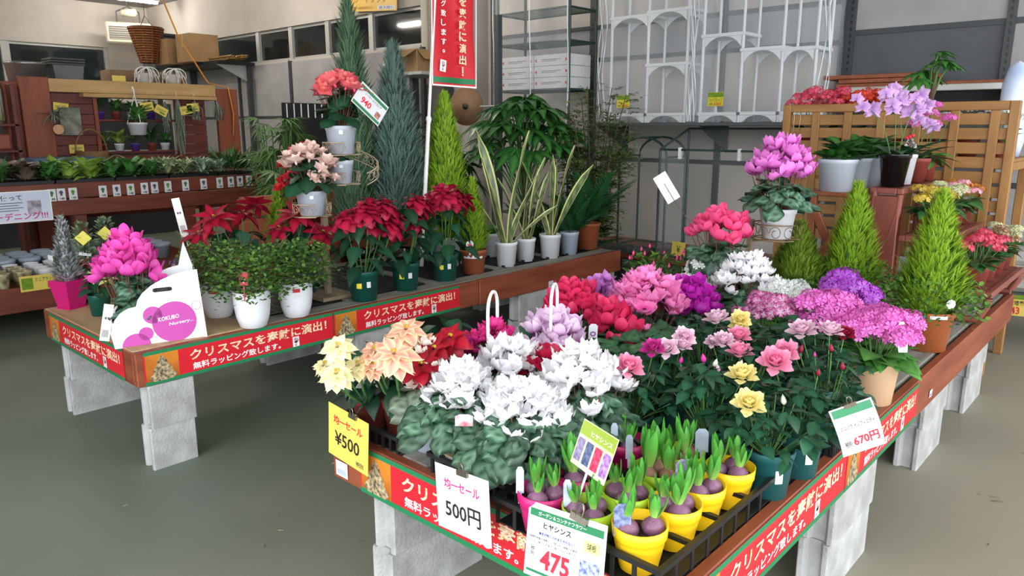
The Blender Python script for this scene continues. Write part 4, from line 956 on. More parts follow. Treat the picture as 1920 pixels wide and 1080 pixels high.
BL_ = [(1178, 690, .80, K_pink, .062, 0), (1252, 655, .82, K_blush, .05, 0), (1283, 633, .83, K_blush, .05, 0), (1225, 655, .82, K_deep, .05, 0), (1280, 650, .81, K_blush, .04, 0), (1345, 600, .84, K_blush, .062, 0), (1356, 640, .82, K_blush, .05, 0), (1336, 642, .81, K_blush, .034, 0),
       (1388, 600, .84, K_yel, .05, 0), (1386, 612, .82, K_yel, .045, 0), (1385, 632, .82, K_pink, .056, 0), (1388, 662, .81, K_pink, .056, 0), (1392, 706, .80, K_yel, .06, 0), (1404, 758, .78, K_yel, .058, 0), (1472, 662, .82, K_pink, .056, 0), (1453, 680, .82, K_pink, .066, 0), (1504, 622, .85, K_blush, .062, 0), (1556, 622, .86, K_blush, .056, 0), (1528, 668, .82, K_deep, .02, 1),
       (1276, 680, .79, K_deep, .032, 1), (1320, 678, .80, K_deep, .04, 1), (1340, 686, .79, K_white, .036, 1), (1347, 696, .78, K_blush, .034, 1), (1388, 686, .79, K_white, .03, 1), (1470, 757, .76, K_white, .04, 1), (1500, 660, .81, K_dark, .04, 1), (1559, 658, .82, K_dark, .036, 1), (1533, 703, .79, K_dark, .03, 1), (1580, 692, .80, K_dark, .034, 1), (1467, 645, .82, K_pink, .03, 1), (1483, 645, .82, K_pink, .03, 1), (1583, 628, .85, K_dark, .045, 0), (1415, 714, .78, K_lil if False else K_blush, .028, 1)]
for k, (px, py, z, m, s, bud) in enumerate(BL_):
    q = on(px, py, z); best = min(roses, key=lambda t: (Vector(t.matrix_basis.translation).xy-q.xy).length)
    az = math.atan2(-q.y, -q.x); tl = .75 if not bud else .15
    bloom(best, q, m, s*.82, 'bud' if bud else 'rose', (tl*(.6+.4*math.sin(k)), .2*math.cos(k*3)), az+math.pi/2)
tray('black pot holder under the rose behind the tag', -.755, -.64, 2.06, 2.2, .05)
# ---------------------------------------------------------------- primulas
def primula(label, p, fm, n_heads, seed, pm, pr=.07, ph=.13, rad=.13, hz=.24, hs=.05, gm=G_prim, nl=40, group='potted primulas', name='potted_primula', nfl=26, ls=.085, fl=.26, z=ZT):
    g = rnd(seed); t = potted(name, label, 'potted plant', p, group, 0, z); pot(t, pr, ph, pm, .8)
    for i in range(nl):
        a = i*2.4; f = (i+.5)/nl; put('leaf', rose_leaf(gm), t, leafM((.04*math.cos(a), .04*math.sin(a), ph*.95+.04*(1-f)), a, g.uniform(-.45, .55), ls*g.uniform(.9, 1.5), g.uniform(-.3, .3)))
    lines = []
    for i in range(n_heads):
        a = i*2.4+seed; r = rad*math.sqrt((i+.4)/n_heads); q = Vector((r*math.cos(a), r*math.sin(a), ph+hz*(1-.4*(r/rad)**2)+g.uniform(-.02, .02)))
        put('flower_head', shared('flower_head:f%d' % nfl, fm, lambda: floret_dome(nfl, 4, 1, fl*1.35, .55, .12)), t, T(q) @ RZ(i) @ RX(g.uniform(-.3, .3)) @ SC(hs*g.uniform(.85, 1.2)))
        lines.append(((q.x*.3, q.y*.3, ph*.9), q, (0, 0, 0)))
    part('stems', stems_mesh(lines, .002), G_stem, t)
    return t
F_orch = petal('orchid_primula_petal', '#ef7fd2', '#d050b0', rnd=.06); F_purp = petal('purple_primula_petal', '#a82cc0', '#b070c8'); F_crim = petal('crimson_primula_petal', '#c01a8a', '#f0d8e8'); F_wht = petal('white_primula_petal', '#f4f6f6', '#d8e2d4', rnd=.03)
primula('large orchid pink primula in a peach pot at the bench edge', (-.70, 2.61), F_orch, 18, 1, P_peach, .078, .15, .115, .15, .055)
primula('orchid pink primula leaning beside the purple one', (-.89, 2.66), F_orch, 12, 2, P_peach, .07, .13, .1, .18, .055)
primula('purple primula rising behind the orchid pink ones', (-.88, 2.84), F_purp, 8, 3, P_peach, .07, .13, .09, .23, .055)
primula('crimson primula with white-flecked florets', (-1.09, 2.60), F_crim, 9, 4, P_peach, .07, .13, .085, .16, .055)
primula('white primula beside the crimson one', (-1.11, 2.88), F_wht, 9, 5, P_white, .065, .12, .09, .17, .05)
primula('white alyssum tufts before the wire stand', (-1.60, 3.0), F_wht, 4, 6, P_white, .05, .1, .07, .2, .045, nl=16)
az = math.radians(-75)
c = solo('plant_tag', MB().poly([(-.014, -.05), (.014, -.05), (.02, 0), (.014, .035), (.006, .05), (-.006, .05), (-.014, .035), (-.02, 0)], -.001, 0), M_paper, 'white oval plant tag hanging on the orchid pink primula', 'tag', None, frame(on(1692, 632, .78), (.75, .66, 0), (-.25, .1, .8)))
part('tag_print', MB().lathe([(.006, 0), (.011, 0)], 14), M_pinkink, c, T(.002, -.018, .0006), False)
# ---------------------------------------------------------------- goldcrests with underplanting
for i, (p, h, r, lab, gm) in enumerate((((-.73, 3.42), .52, .165, 'bright goldcrest with trailing underplanting in an orange pot at the bench edge', G_gold), ((-1.12, 3.62), .52, .155, 'bright goldcrest with dark underplanting behind the primulas', G_gold), ((-1.33, 3.5), .32, .15, 'olive goldcrest partly hidden behind the white frilly cyclamen', mat('olive_goldcrest', '#3f5c16', '#8cab34', .6, attr=True, trans=.2)))):
    t = goldcrest(lab, p, h, r, 60+i, P_orange, .1, .17, n=3000, spray=.07, under=True, gm=gm)
    if i == 0:
        pp = [c for c in t.children if c.name.startswith('pot')][0]; pot_sticker(pp, CAM_AZ(p)-.5, .1035, .155, .09, .014, mat('teal_band', '#2aa39a'), 'pot_band'); pot_sticker(pp, CAM_AZ(p)+.4, .1035, .155, .07, .014, M_paper, 'pot_band')
        a = CAM_AZ(p)+.6; part('round_tag', MB().lathe([(0, .001), (.02, .001)], 14), M_paper, t, T(.13*math.cos(a), .13*math.sin(a), .22) @ RZ(a+math.pi/2) @ RX(math.pi/2), False)
# small bushes filling the far rows
t = potted('christmas_cactus', 'christmas cactus with pink buds beside the frilled cyclamen', 'potted plant', (-1.86, 3.1)); pot(t, .07, .12, P_terra2)
put('foliage', small_leaf_mass(500, .16, .2, 90, .035, .2, .25).mesh('foliage', G_shrub), t, T(0, 0, .11), kind='stuff')
for k in range(14): put('bud', shared('bud:rose', C_salm, rose_bud), t, T(.13*math.cos(k*2.4), .13*math.sin(k*2.4), .3+.03*math.sin(k)) @ SC(.028))
# ---------------------------------------------------------------- hyacinths
H_leaf = mat('hyacinth_leaf', '#4f9a3a', '#a8cf6a', .35, attr=True, rnd=.12, trans=.15)
H_bulb = mat('purple_bulb', '#5d2450', '#8f6a80', .4, noise=14, stretch=(3, 3, .6)); H_bulb2 = mat('tan_bulb', '#a9805f', '#7a4f48', .5, noise=14, stretch=(3, 3, .6))
def hy_leaf():
    mb = MB(); vs = []; ts = []; n = 6
    for i in range(n+1):
        s = i/n; w = .115*math.sin(math.pi*min(1, .22+.74*s))**.7 if i < n else .01
        for u in (-1, -.5, 0, .5, 1): vs.append((u*w, s, .55*w*(u*u)-.14*math.sin(s*2.6)*.8+.05*s)); ts.append(max(0, 1-s*1.8))
    return mb.add(vs, [(i*5+j, i*5+j+1, (i+1)*5+j+1, (i+1)*5+j) for i in range(n) for j in range(4)], ts)
HL = hy_leaf().mesh('leaf', H_leaf)
BULB = {m.name: MB().lathe([(0, -.5), (.3, -.45), (.62, -.2), (.7, .1), (.58, .38), (.32, .6), (.18, .75), (.0, .78)], 14).mesh('bulb', m) for m in (H_bulb, H_bulb2)}
def hyacinth(label, p, pm, seed, nb=3, r=.062, h=.115, lift=.0, L=.085, bm=H_bulb):
    g = rnd(seed); t = potted('potted_hyacinth', label, 'potted plant', p, 'potted hyacinths', 0, ZT+lift)
    prof = [(0, 0), (r*.7, 0), (r*.9, h*.55), (r*.96, h*.72), (r, h*.74), (r*1.03, h), (r*.98, h), (r*.9, h*.7), (0, h*.7)]
    part('pot', MB().lathe(prof, 26), pm, t); part('soil', MB().disc(r*.93, h*.76, 16), M_soil, t)
    a0 = g.random()*6
    for k in range(nb):
        a = a0+k*2*math.pi/nb; q = Vector((r*.5*math.cos(a), r*.5*math.sin(a), h*.84))
        b = put('bulb', BULB[bm.name], t, T(q) @ RZ(g.random()*6) @ RX(g.uniform(-.15, .15)) @ SC(.036*g.uniform(.9, 1.1)))
        LL = L*g.uniform(.75, 1.25)
        for i in range(6):
            az = i*1.05+g.uniform(-.2, .2); inner = i % 2
            put('leaf', HL, b, leafM((.16*math.cos(az), .16*math.sin(az), .58), az, R(86 if inner else 76)+g.uniform(-.1, .08), LL/.036*(.95 if inner else 1)*g.uniform(.8, 1.1), 0, LL/.036*1.15))
    return t
HY = [(1200, 979, P_yel, 2, 'nearest the corner with a dark photo label', H_bulb, .07), (1266, 940, P_yel, 3, 'second along the tray edge', H_bulb, .08), (1313, 905, P_yel, 3, 'with a purple photo label', H_bulb, .085), (1370, 872, P_yel, 3, 'with a pale stake label by the rose', H_bulb, .085),
      (1104, 947, P_lime, 3, 'in a lime pot behind the 475 sign', H_bulb, .08), (1176, 918, P_lime, 3, 'in a lime pot in the middle of the tray', H_bulb, .08), (1232, 876, P_lime, 3, 'in a lime pot with pale tan bulbs', H_bulb2, .1), (1278, 845, P_lime, 3, 'in a lime pot with the broadest leaves', H_bulb2, .095),
      (1018, 917, P_pink, 3, 'in a pink pot at the tray corner beside the cyclamens', H_bulb, .075), (1088, 884, P_mag, 2, 'in a deep pink pot behind the photo placard', H_bulb, .1), (1172, 822, P_mag, 2, 'in a deep pink pot at the rear of the tray', H_bulb, .075)]
kind = {P_yel: 'a yellow pot', P_lime: '', P_pink: '', P_mag: ''}
for i, (px, py, m, nb, lab, bm, L) in enumerate(HY):
    q = on(px, py, ZT+.11); hyacinth('sprouting hyacinth bulbs '+('in a yellow pot ' if m is P_yel else '')+lab, q, m, 100+i, nb, .058, .1, .01, L*.8, bm)
tray('black carrying frame of the yellow, lime and pink hyacinth pots', -1.10, -.665, 1.165, 1.70, .07, cells=(3, 4))
def stake(px, py, z, w, h, m, lab, face=(.75, .66, 0), up=(0, .15, 1), round_=True):
    q = on(px, py, z)
    c = solo('stake_label', MB().poly([(-w/2, -h/2), (w/2, -h/2), (w/2, h*.35), (w*.25, h/2), (-w*.25, h/2), (-w/2, h*.35)], -.0012, 0), m, lab, 'plant label', 'stake labels', frame(q, face, up))
    return c
c = stake(1167, 975, ZT+.125, .036, .07, mat('navy_hyacinth_photo', '#3b4a78', '#8a96b8', .5, noise=80), 'curved photo label of navy hyacinths in the corner yellow pot', up=(0, .1, 1)); part('stick', MB().box(-.005, .005, -.05, -.03, -.001, 0), M_paper, c, None, False)
c = stake(1285, 888, ZT+.13, .046, .07, mat('purple_hyacinth_photo', '#6a3f98', '#c8b0dc', .5, noise=80), 'photo label of purple hyacinths in the third yellow pot', up=(0, .1, 1)); part('stick', MB().box(-.005, .005, -.05, -.03, -.001, 0), M_paper, c, None, False)
for px, py, lab in ((1316, 826, 'rounded pale stake label in the last yellow pot'), (1180, 838, 'narrow pale stake label among the lime pots'), (975, 900, 'narrow white stake label in the pink hyacinth pot'), (1064, 925, 'narrow white stake label in the front lime pot'), (1152, 815, 'narrow white stake label in the rear deep pink pot')):
    w_ = .034 if px == 1316 else .018
    c = stake(px, py, ZT+.135, w_, .062, mat('pale_stake', '#a4b0c4', '#b8c2d2', .4, noise=30), lab); part('stick', MB().box(-.004, .004, -.055, -.03, -.001, 0), M_paper, c, None, False)
# photo placard ヒヤシンス standing among the pots
q = on(1113, 836, ZT+.22)
a, b, d = on(1085, 782, ZT+.25), on(1148, 822, ZT+.25), on(1080, 868, ZT+.16)
c, w, h = card3('hyacinth_placard', a, b, d, mat('placard_print', '#d8e0a0', '#e8ecd0', .35, noise=8), 'tall glossy placard with four hyacinth photos and the name in green', 'placard')
rect('green_header', 0, h*.33, w*.98, h*.3, mat('lime_print', '#92ac34', '#a8bc50', .4, noise=6), c); text('ヒヤシンス', M_wprint, c, w*.12, h*.3, w*.6, h*.11, 'CENTER', .02)
for k, cc in enumerate((('#7a6a98', '#b0a8c0'), ('#3a4470', '#7a88a8'), ('#c01848', '#e86080'), ('#8a4aa8', '#d0b0dc'))): rect('hyacinth_picture', w*(-.37+.25*k), -h*.14, w*.2, h*.5, mat('hyacinth_photo_%d' % k, cc[0], cc[1], .4, noise=90), c)
part('stick', MB().box(-.004, .004, -h*.5-.12, -h*.4, -.002, -.0013), M_white, c, None, False)
c = stake(870, 788, ZT+.20, .045, .03, mat('cyclamen_tag_print', '#e8ecf4', '#c05060', .4, noise=30), 'small oval printed tag among the white cyclamen leaves'); 
c = stake(1112, 622, ZT+.25, .03, .06, M_paper, 'white oval looped tag on the cyclamen beside the crimson blooms', up=(.6, .3, .6)); part('tag_print', MB().lathe([(.005, 0), (.01, 0)], 12), mat('mauve_print', '#8a5a98'), c, T(0, -.008, .0006), False)
# ---------------------------------------------------------------- spiral wire stands
def scroll_ring(parent, c, r, h, m, n=12, name='wire_basket', a0=0.3, span=5.6):
    """ring shelf with a scrolled wire gallery"""
    mb = MB()
    circ = lambda z, rr: [Vector((rr*math.cos(a0+span*i/24), rr*math.sin(a0+span*i/24), z)) for i in range(25)]
    mb.tube(circ(0, r), .003, 5).tube(circ(h, r), .003, 5).tube([Vector((r*.6*math.cos(i*.524), r*.6*math.sin(i*.524), 0)) for i in range(13)], .0025, 4)
    for k in range(4): mb.tube([Vector((r*math.cos(k*.785+.3), r*math.sin(k*.785+.3), 0)), Vector((-r*math.cos(k*.785+.3), -r*math.sin(k*.785+.3), 0))], .0025, 4)
    for k in range(n):
        ac = a0+span*(k+.5)/n; wd = span/n*.5
        pts = []
        for i in range(14):
            th = i/13*2*math.pi*1.25; rr = .95-.045*i
            pts.append(Vector((r*math.cos(ac+wd*rr*math.cos(th)*(1 if k % 2 else -1)), r*math.sin(ac+wd*rr*math.cos(th)*(1 if k % 2 else -1)), h/2+h/2*rr*math.sin(th))))
        mb.tube(pts, .0019, 4)
    return part(name, mb, m, parent, T(c))
M_wire = mat('antique_white_wire', '#b9a98c', '#9a8768', .5, noise=20); M_wire2 = mat('rusty_wire', '#8a6f4a', '#5d4a35', .5, noise=20); M_post = mat('worn_post', '#a3917c', '#8a7660', .7, noise=12)
f = foot(620, 557); f = Vector((f.x-.02, f.y, ZT)); RXL = 1.0
st = thing('spiral_plant_stand', 'antique white wire spiral stand holding begonia pots', 'plant stand', T(f.x, f.y, ZT))
z3, z2, z1 = onx(588, 404, f.x).z, onx(640, 345, f.x).z, onx(640, 290, f.x).z
part('post', MB().box(-.014, .014, -.014, .014, .02, z1-ZT+.02), M_post, st, None, False)
part('base_plate', MB().box(-.1, .1, -.1, .1, 0, .02), M_post, st, None, False)
def ringpos(px, py, z): q = onx(px, py, f.x); return Vector((0, q.y-f.y, z-ZT))
rp = [ringpos(641, 290, z1), ringpos(641, 345, z2), ringpos(586, 404, z3)]
for q in rp: scroll_ring(st, q, .1, .065, M_wire)
mb = MB(); pts = []
for i in range(21):
    a = -1.2+i*.16; q = rp[0]*(1-i/20)+rp[1]*(i/20); pts.append(Vector((.13*math.sin(a)+.03, q.y+.06+.1*math.sin(i/20*math.pi), q.z+.06-.0*i)))
mb.tube(pts, .003, 5).tube([p-Vector((0, 0, .06)) for p in pts], .003, 5)
for i in range(0, 20, 2):
    c = (pts[i]+pts[i+1])/2-Vector((0, 0, .03)); d = (pts[i+1]-pts[i]).normalized()
    mb.tube([c+d*.026*math.cos(t*.6)*(1-t*.04)+Vector((0, 0, .026*math.sin(t*.6)*(1-t*.04))) for t in range(13)], .0018, 4)
part('wire_rail', mb, M_wire, st)
def double_flower(): return rose_flower(((4, .3, 1.2, .7), (5, .6, .75, .95), (5, .9, .2, 1.05)), .5)
def begonia(label, p, z, fm, blooms, seed, pr=.082, ph=.15, pm=P_grey, nl=24, ls=.1, bs=.062, lr=.1, lh=.14):
    """blooms: picture-independent offsets from the pot's foot"""
    g = rnd(seed); t = potted('potted_begonia', label, 'potted plant', p, 'potted begonias', 0, z); po = pot(t, pr, ph, pm, .8, feet=False)
    pot_sticker(po, CAM_AZ(p), pr*.98, ph*.78, .02, .022)
    for i in range(nl):
        a = i*2.4; f_ = (i+.5)/nl; s = ls*g.uniform(.7, 1.2)
        put('leaf', shared('leaf:begonia', G_poin, lambda: blade(heart_prof, 5, 1, .3, -.06, .03, 3, 'mid')), t, leafM((lr*f_*.6*math.cos(a), lr*f_*.6*math.sin(a), ph+lh*(1-f_*.85)), a, g.uniform(-.7, .2), s, g.uniform(-.3, .3)))
    lines = []
    for k, q in enumerate(blooms):
        q = Vector(q); lines.append(((q.x*.2, q.y*.2, ph*.9), q, (0, 0, 0)))
        put('flower', shared('flower:double', fm, double_flower), t, T(q) @ RZ(k*1.7) @ RX(g.uniform(.1, .9)) @ SC(bs*g.uniform(.7, 1.15)))
    if lines: part('stems', stems_mesh(lines, .0022), G_rstem, t)
    return t
def dome(n, r, z, dz, seed, cx=0, cy=0):
    g = rnd(seed); return [(cx+r*math.sqrt((i+.5)/n)*math.cos(i*2.4), cy+r*math.sqrt((i+.5)/n)*math.sin(i*2.4), z-dz*((i+.5)/n)+g.uniform(-.015, .015)) for i in range(n)]
w = lambda q: (f.x+q.x, f.y+q.y)
begonia('coral pink begonia in a pale grey pot on the top ring of the spiral stand', w(rp[0]), z1+.004, petal('coral_begonia_petal', '#ef4f74', '#f7a890'), dome(26, .13, .40, .08, 1), 1, lh=.2)
begonia('low leafy begonia in a pale grey pot on the middle ring of the spiral stand', w(rp[1]), z2+.004, petal('coral_begonia_petal', '#ef4f74', '#f7a890'), [], 2, .066, .125, P_grey, 6, .05, lh=.03, lr=.04)
begonia('blush and white begonia in a pale grey pot on the lowest spiral ring', w(rp[2]), z3+.004, petal('blush_begonia_petal', '#f2c4c0', '#f6ead8', rnd=.04), dome(15, .15, .35, .12, 3)+[(.1, .02, .2), (.09, -.05, .2), (.12, .07, .19)], 3, .08, .13, P_grey, 26, .105, lh=.19, lr=.13)
begonia('red begonia behind the spiral stand', (-3.85, 2.42), ZT, petal('red_begonia_petal', '#d81c38', '#f04a50'), dome(16, .15, .80, .25, 4), 4, .08, .14, P_grey, 26, .11, lh=.55, lr=.16)
# price card 940 on a wire
X = f.x+.1
c, cw, ch = card3('price_sign', onx(683, 156, X), onx(732, 205, X), onx(655, 185, X), M_paper, 'tilted white and green card with the red price 940 above the begonias')
rect('green_stripe', 0, ch*.36, cw*.96, ch*.13, M_green, c); rect('green_stripe', 0, -ch*.4, cw*.96, ch*.12, M_green, c)
text('リーガースベゴニア', M_ink, c, .03*cw, ch*.2, cw*.6, ch*.12, 'CENTER', .01); text('940', M_redink, c, -cw*.12, -ch*.1, cw*.34, ch*.28, 'CENTER', .03)
rect('begonia_picture', cw*.33, -ch*.16, cw*.16, ch*.26, mat('begonia_photo', '#7a2a30', '#c89080', .5, noise=60), c)
e = c.matrix_basis.inverted() @ Vector((f.x+rp[0].x, f.y+rp[0].y, z1+.14)); part('wire', MB().tube([(0, -ch*.2, -.002), (0, -ch*.5, -.002), e], .0015, 4), M_steel, c)
# right-hand wire stand with two cyclamens
s2 = Vector((-1.47, 3.27, ZT)); st2 = thing('spiral_plant_stand', 'rusty wire spiral stand holding the salmon and lilac cyclamens', 'plant stand', T(s2))
part('post', MB().box(-.012, .012, -.012, .012, .02, .5), M_post, st2, None, False); part('base_plate', MB().box(-.1, .1, -.1, .1, 0, .02), M_post, st2, None, False)
qa = on(1455, 447, .95); qb = on(1345, 535, .74)
for q, r in ((qa, .105), (qb, .1)):
    c = Vector((q.x-s2.x, q.y-s2.y, q.z-ZT)); scroll_ring(st2, c, r, .07, M_wire2, 10)
    part('arm', MB().tube([Vector((0, 0, c.z-.02)), Vector((c.x*.9, c.y*.9, c.z-.002))], .005, 5), M_wire2, st2)
cyclamen('large lilac cyclamen with pale-edged blooms on the upper ring of the rusty stand', (qa.x, qa.y, qa.z+.004), C_orch, 1, 81, .08, .135, P_white, 50, .17, .12, .08, G_cyc, 30, .125, .29, .066, z=None)
cyclamen('salmon pink cyclamen with round leaves on the lower ring of the rusty stand', (qb.x, qb.y, qb.z+.004), C_salm, 0, 82, .08, .11, P_white, 40, .15, .08, .085, G_cyc, 16, .13, .20, .066, z=None)
# blank back of a price card on a wire
cw, ch = .056, .122
c = solo('price_sign', MB().box(-cw/2, cw/2, -ch/2, ch/2, -.0012, 0), M_paper, 'blank white back of a tilted price card on a wire', 'price card', None, frame(onx(1250, 352, qb.x-.02), (math.cos(YAW), math.sin(YAW), 0), (0, 0, 1)) @ RZ(.57))
e = c.matrix_basis.inverted() @ Vector((qb.x, qb.y, qb.z+.1)); part('wire', MB().tube([(0, .02, .002), (0, -ch*.5, .002), e], .0015, 4), M_steel, c)
# ---------------------------------------------------------------- brown stepped stand, wooden rack
M_brown = mat('brown_plastic', '#8a4a3e', '#7d4238', .45, noise=8); M_rack = mat('rack_wood', '#96522f', '#7d4225', .5, noise=6, stretch=(3, .5, 3))
t = thing('stepped_stand', 'brown plastic stepped flower stand with slatted shelves', 'plant stand', T(-.60, 4.0, ZT))
TI = ((-.22, 0, .16), (-.43, -.22, .39), (-.585, -.43, .62))
for k, (x0, x1, z) in enumerate(TI):
    ft = part('shelf_frame', MB().cbox(x0, x0+.03, 0, .88, z-.03, z).cbox(x1-.03, x1, 0, .88, z-.03, z).cbox(x0+.03, x1-.03, 0, .03, z-.03, z).cbox(x0+.03, x1-.03, .85, .88, z-.03, z), M_brown, t, None, False)
    for i in range(11): part('slat', MB().box(x0+.03, x1-.03, .055+i*.072, .095+i*.072, z-.02, z-.004), M_brown, ft, None, False)
    for y in (.012, .868):
        zb = TI[k-1][2] if k else .02
        part('leg', MB().tube([(x1-.015, y, z-.03), (x1-.02, y, (z*.5+zb*.5)), (x1-.05, y, .03 if k == 0 else zb-.03)], .018, 8), M_brown, t)
for y in (.014, .866):
    part('foot_bar', MB().tube([(-.05, y, .018), (-.56, y, .018)], .017, 8), M_brown, t); part('back_leg', MB().tube([(-.565, y, .018), (-.565, y, .6)], .018, 8), M_brown, t)
part('end_panel', MB().cbox(-.56, -.44, -.004, .018, .05, .58), M_brown, t, None, False)
t = thing('wooden_rack', 'orange-brown wooden rack with a crossed brace on its end', 'rack', T(-1.47, 3.9, ZT))
part('top_board', MB().cbox(0, .265, 0, .9, .57, .59), M_rack, t, None, False)
for x in (.01, .215):
    for y in (.02, .86): part('leg', MB().cbox(x, x+.04, y, y+.035, 0, .57), M_rack, t, None, False)
for sg in (1, -1):
    a, b = (.02, .10), (.245, .54)
    if sg < 0: a, b = (.245, .10), (.02, .54)
    d = Vector((b[0]-a[0], 0, b[1]-a[1])); L = d.length
    part('brace', MB().cbox(-.022, .022, -.008, .008, 0, L), M_rack, t, T(a[0], .012+.0*sg+(.016 if sg < 0 else 0), a[1]) @ RY(math.atan2(d.x, d.z)), False)
# pots on the rack and the stand
g = rnd(7)
for i, (px, py, s) in enumerate(((1550, 352, 1), (1590, 347, .9), (1626, 342, .85), (1652, 337, .8))):
    q = on(px, py, ZT+.59) if i == 0 else None
    x, y = (-1.36, 4.02) if i == 0 else (-1.345+.0*i, 4.02+i*.21)
    t = potted('potted_foliage', ['leafy green plant in the largest pale grey pot at the rack end', 'leafy green plant in the second pale grey pot on the rack', 'leafy green plant in the third pale grey pot on the rack', 'leafy green plant in the last pale grey pot on the rack'][i], 'potted plant', (x, y), 'leafy plants in pale grey pots', 0, ZT+.59)
    pot(t, .095*(1 if i == 0 else .92), .165, P_grey, .82)
    for k in range(60):
        a = k*2.4; f_ = (k+.5)/60; put('leaf', rose_leaf(mat('spoon_leaf', '#1f4a1e', '#3f7a30', .4, attr=True, rnd=.25, trans=.1)), t, leafM((.05*f_*math.cos(a), .05*f_*math.sin(a), .15+.07*(1-f_)+g.uniform(0, .03)), a+g.uniform(-.4, .4), g.uniform(-.1, .8), g.uniform(.06, .11), g.uniform(-.4, .4)))
O_pet = petal('lilac_orchid_petal', '#dcb0e6', '#a86ac8', rnd=.05)
def orchid(label, p, z, pm, sprays, seed, pr=.075, ph=.16, rim=True):
    g = rnd(seed); t = potted('potted_orchid', label, 'potted plant', p, 'potted orchids', 0, z)
    pot(t, pr, ph, pm, .68, soilz=.92)
    for k in range(7):
        a = k*2.4+.3; put('leaf', shared('leaf:strap', G_dark, lambda: blade(oval(.2, .8), 6, 1, .45, .12, 0, 3, 'mid')), t, leafM((.02*math.cos(a), .02*math.sin(a), ph*.92), a, g.uniform(.2, .8), g.uniform(.16, .22)))
    for k, (dx, dy, dz, n) in enumerate(sprays):
        top = Vector((dx, dy, dz)); base = Vector((dx*.1, dy*.1, ph*.9)); mid = (base+top)/2+Vector((-dx*.2, -dy*.2, .1))
        pts = [base*(1-s)**2+mid*2*s*(1-s)+top*s*s for s in [i/10 for i in range(11)]]
        part('flower_stem', MB().tube(pts, .0025, 5), G_stem, t)
        for i in range(n):
            s = 1-i*.5/max(1, n); b = base*(1-s)**2+mid*2*s*(1-s)+top*s*s; az = CAM_AZ(p)+g.uniform(-.6, .6)
            put('flower', shared('flower:orchid', O_pet, orchid_flower), t, T(b+Vector((g.uniform(-.03, .03), g.uniform(-.03, .03), g.uniform(-.02, .02)))) @ RZ(az+math.pi/2) @ RX(1.2+g.uniform(-.3, .2)) @ RZ(g.uniform(-.4, .4)) @ SC(.042*g.uniform(.85, 1.1)))
    return t
Z3 = ZT+.622
o1 = orchid('moth orchid with lilac sprays in a glossy black pot', (-1.11, 4.10), Z3, P_black, [(-.22, .0, .42, 6), (-.06, .05, .47, 8), (.08, .1, .45, 8)], 1, .075, .165)
a = CAM_AZ((-1.11, 4.10))
part('pine_cone', conifer(.045, .02, 60, 3, lambda s: 1-s*.8, .014, .1, .9), mat('frosted_cone', '#4a3a34', '#e8e4e0', .7, attr=True), o1, T(.09*math.cos(a+.7), .09*math.sin(a+.7), .20))
for k in range(3): part('red_berry', MB().lathe([(0, 0), (.007, .003), (.009, .009), (.006, .015), (0, .017)], 8), M_redink, o1, T(.09*math.cos(a+.5)+.012*k, .09*math.sin(a+.5), .235+.006*k))
orchid('moth orchid in a tall white pot behind the black one', (-1.12, 4.31), Z3, P_white, [(-.12, 0, .50, 6), (.06, .08, .40, 7)], 2, .06, .16)
t = orchid('leafy plant with yellow flowers in a brown-red pot on the top step', (-1.12, 4.52), Z3, P_terra2, [(.06, .02, .3, 3)], 3, .075, .13)
primula('orchid pink flowers among the orchids on the top step', (-1.12, 4.72), F_orch, 6, 12, P_terra2, .06, .11, .12, .3, .04, nl=14, z=Z3)
def kalanchoe(label, p, z, fm, seed, pr=.065, ph=.1, n=7, rad=.1, hz=.13):
    return primula(label, p, fm, n, seed, P_terra2, pr, ph, rad, hz, .036, mat('kalanchoe_leaf', '#1f4a26', '#3c7038', .35, attr=True, rnd=.2), 26, 'potted kalanchoes', 'potted_kalanchoe', 18, .07, z=z)
KR = petal('red_kalanchoe_petal', '#d42a4a', '#f07090'); KP = petal('pink_kalanchoe_petal', '#e88aa8', '#f0d0d0'); KY = petal('yellow_kalanchoe_petal', '#d8b030', '#c8c060'); KW = petal('cream_kalanchoe_petal', '#d8d8b0', '#a8b878'); KO = petal('orange_kalanchoe_petal', '#e07838', '#b8a040')
for i, (x, y, zz, m, lab) in enumerate(((-.71, 4.14, .16, KR, 'red and pink kalanchoe on the lowest step at the near end'), (-.71, 4.34, .16, KR, 'red kalanchoe on the lowest step, second pot'), (-.71, 4.56, .16, petal('dark_kalanchoe_petal', '#8a2038', '#c8c890'), 'dark red kalanchoe with pale buds on the lowest step'), (-.71, 4.76, .16, KW, 'cream kalanchoe at the far end of the lowest step'),
                                        (-.925, 4.14, .39, KY, 'yellow-budded kalanchoe on the middle step at the near end'), (-.925, 4.34, .39, KW, 'cream kalanchoe on the middle step'), (-.925, 4.56, .39, KP, 'pink kalanchoe on the middle step'), (-.925, 4.76, .39, KO, 'orange kalanchoe on the middle step beside the lattice'))):
    kalanchoe(lab, (x, y), ZT+zz+.001, m, 30+i)
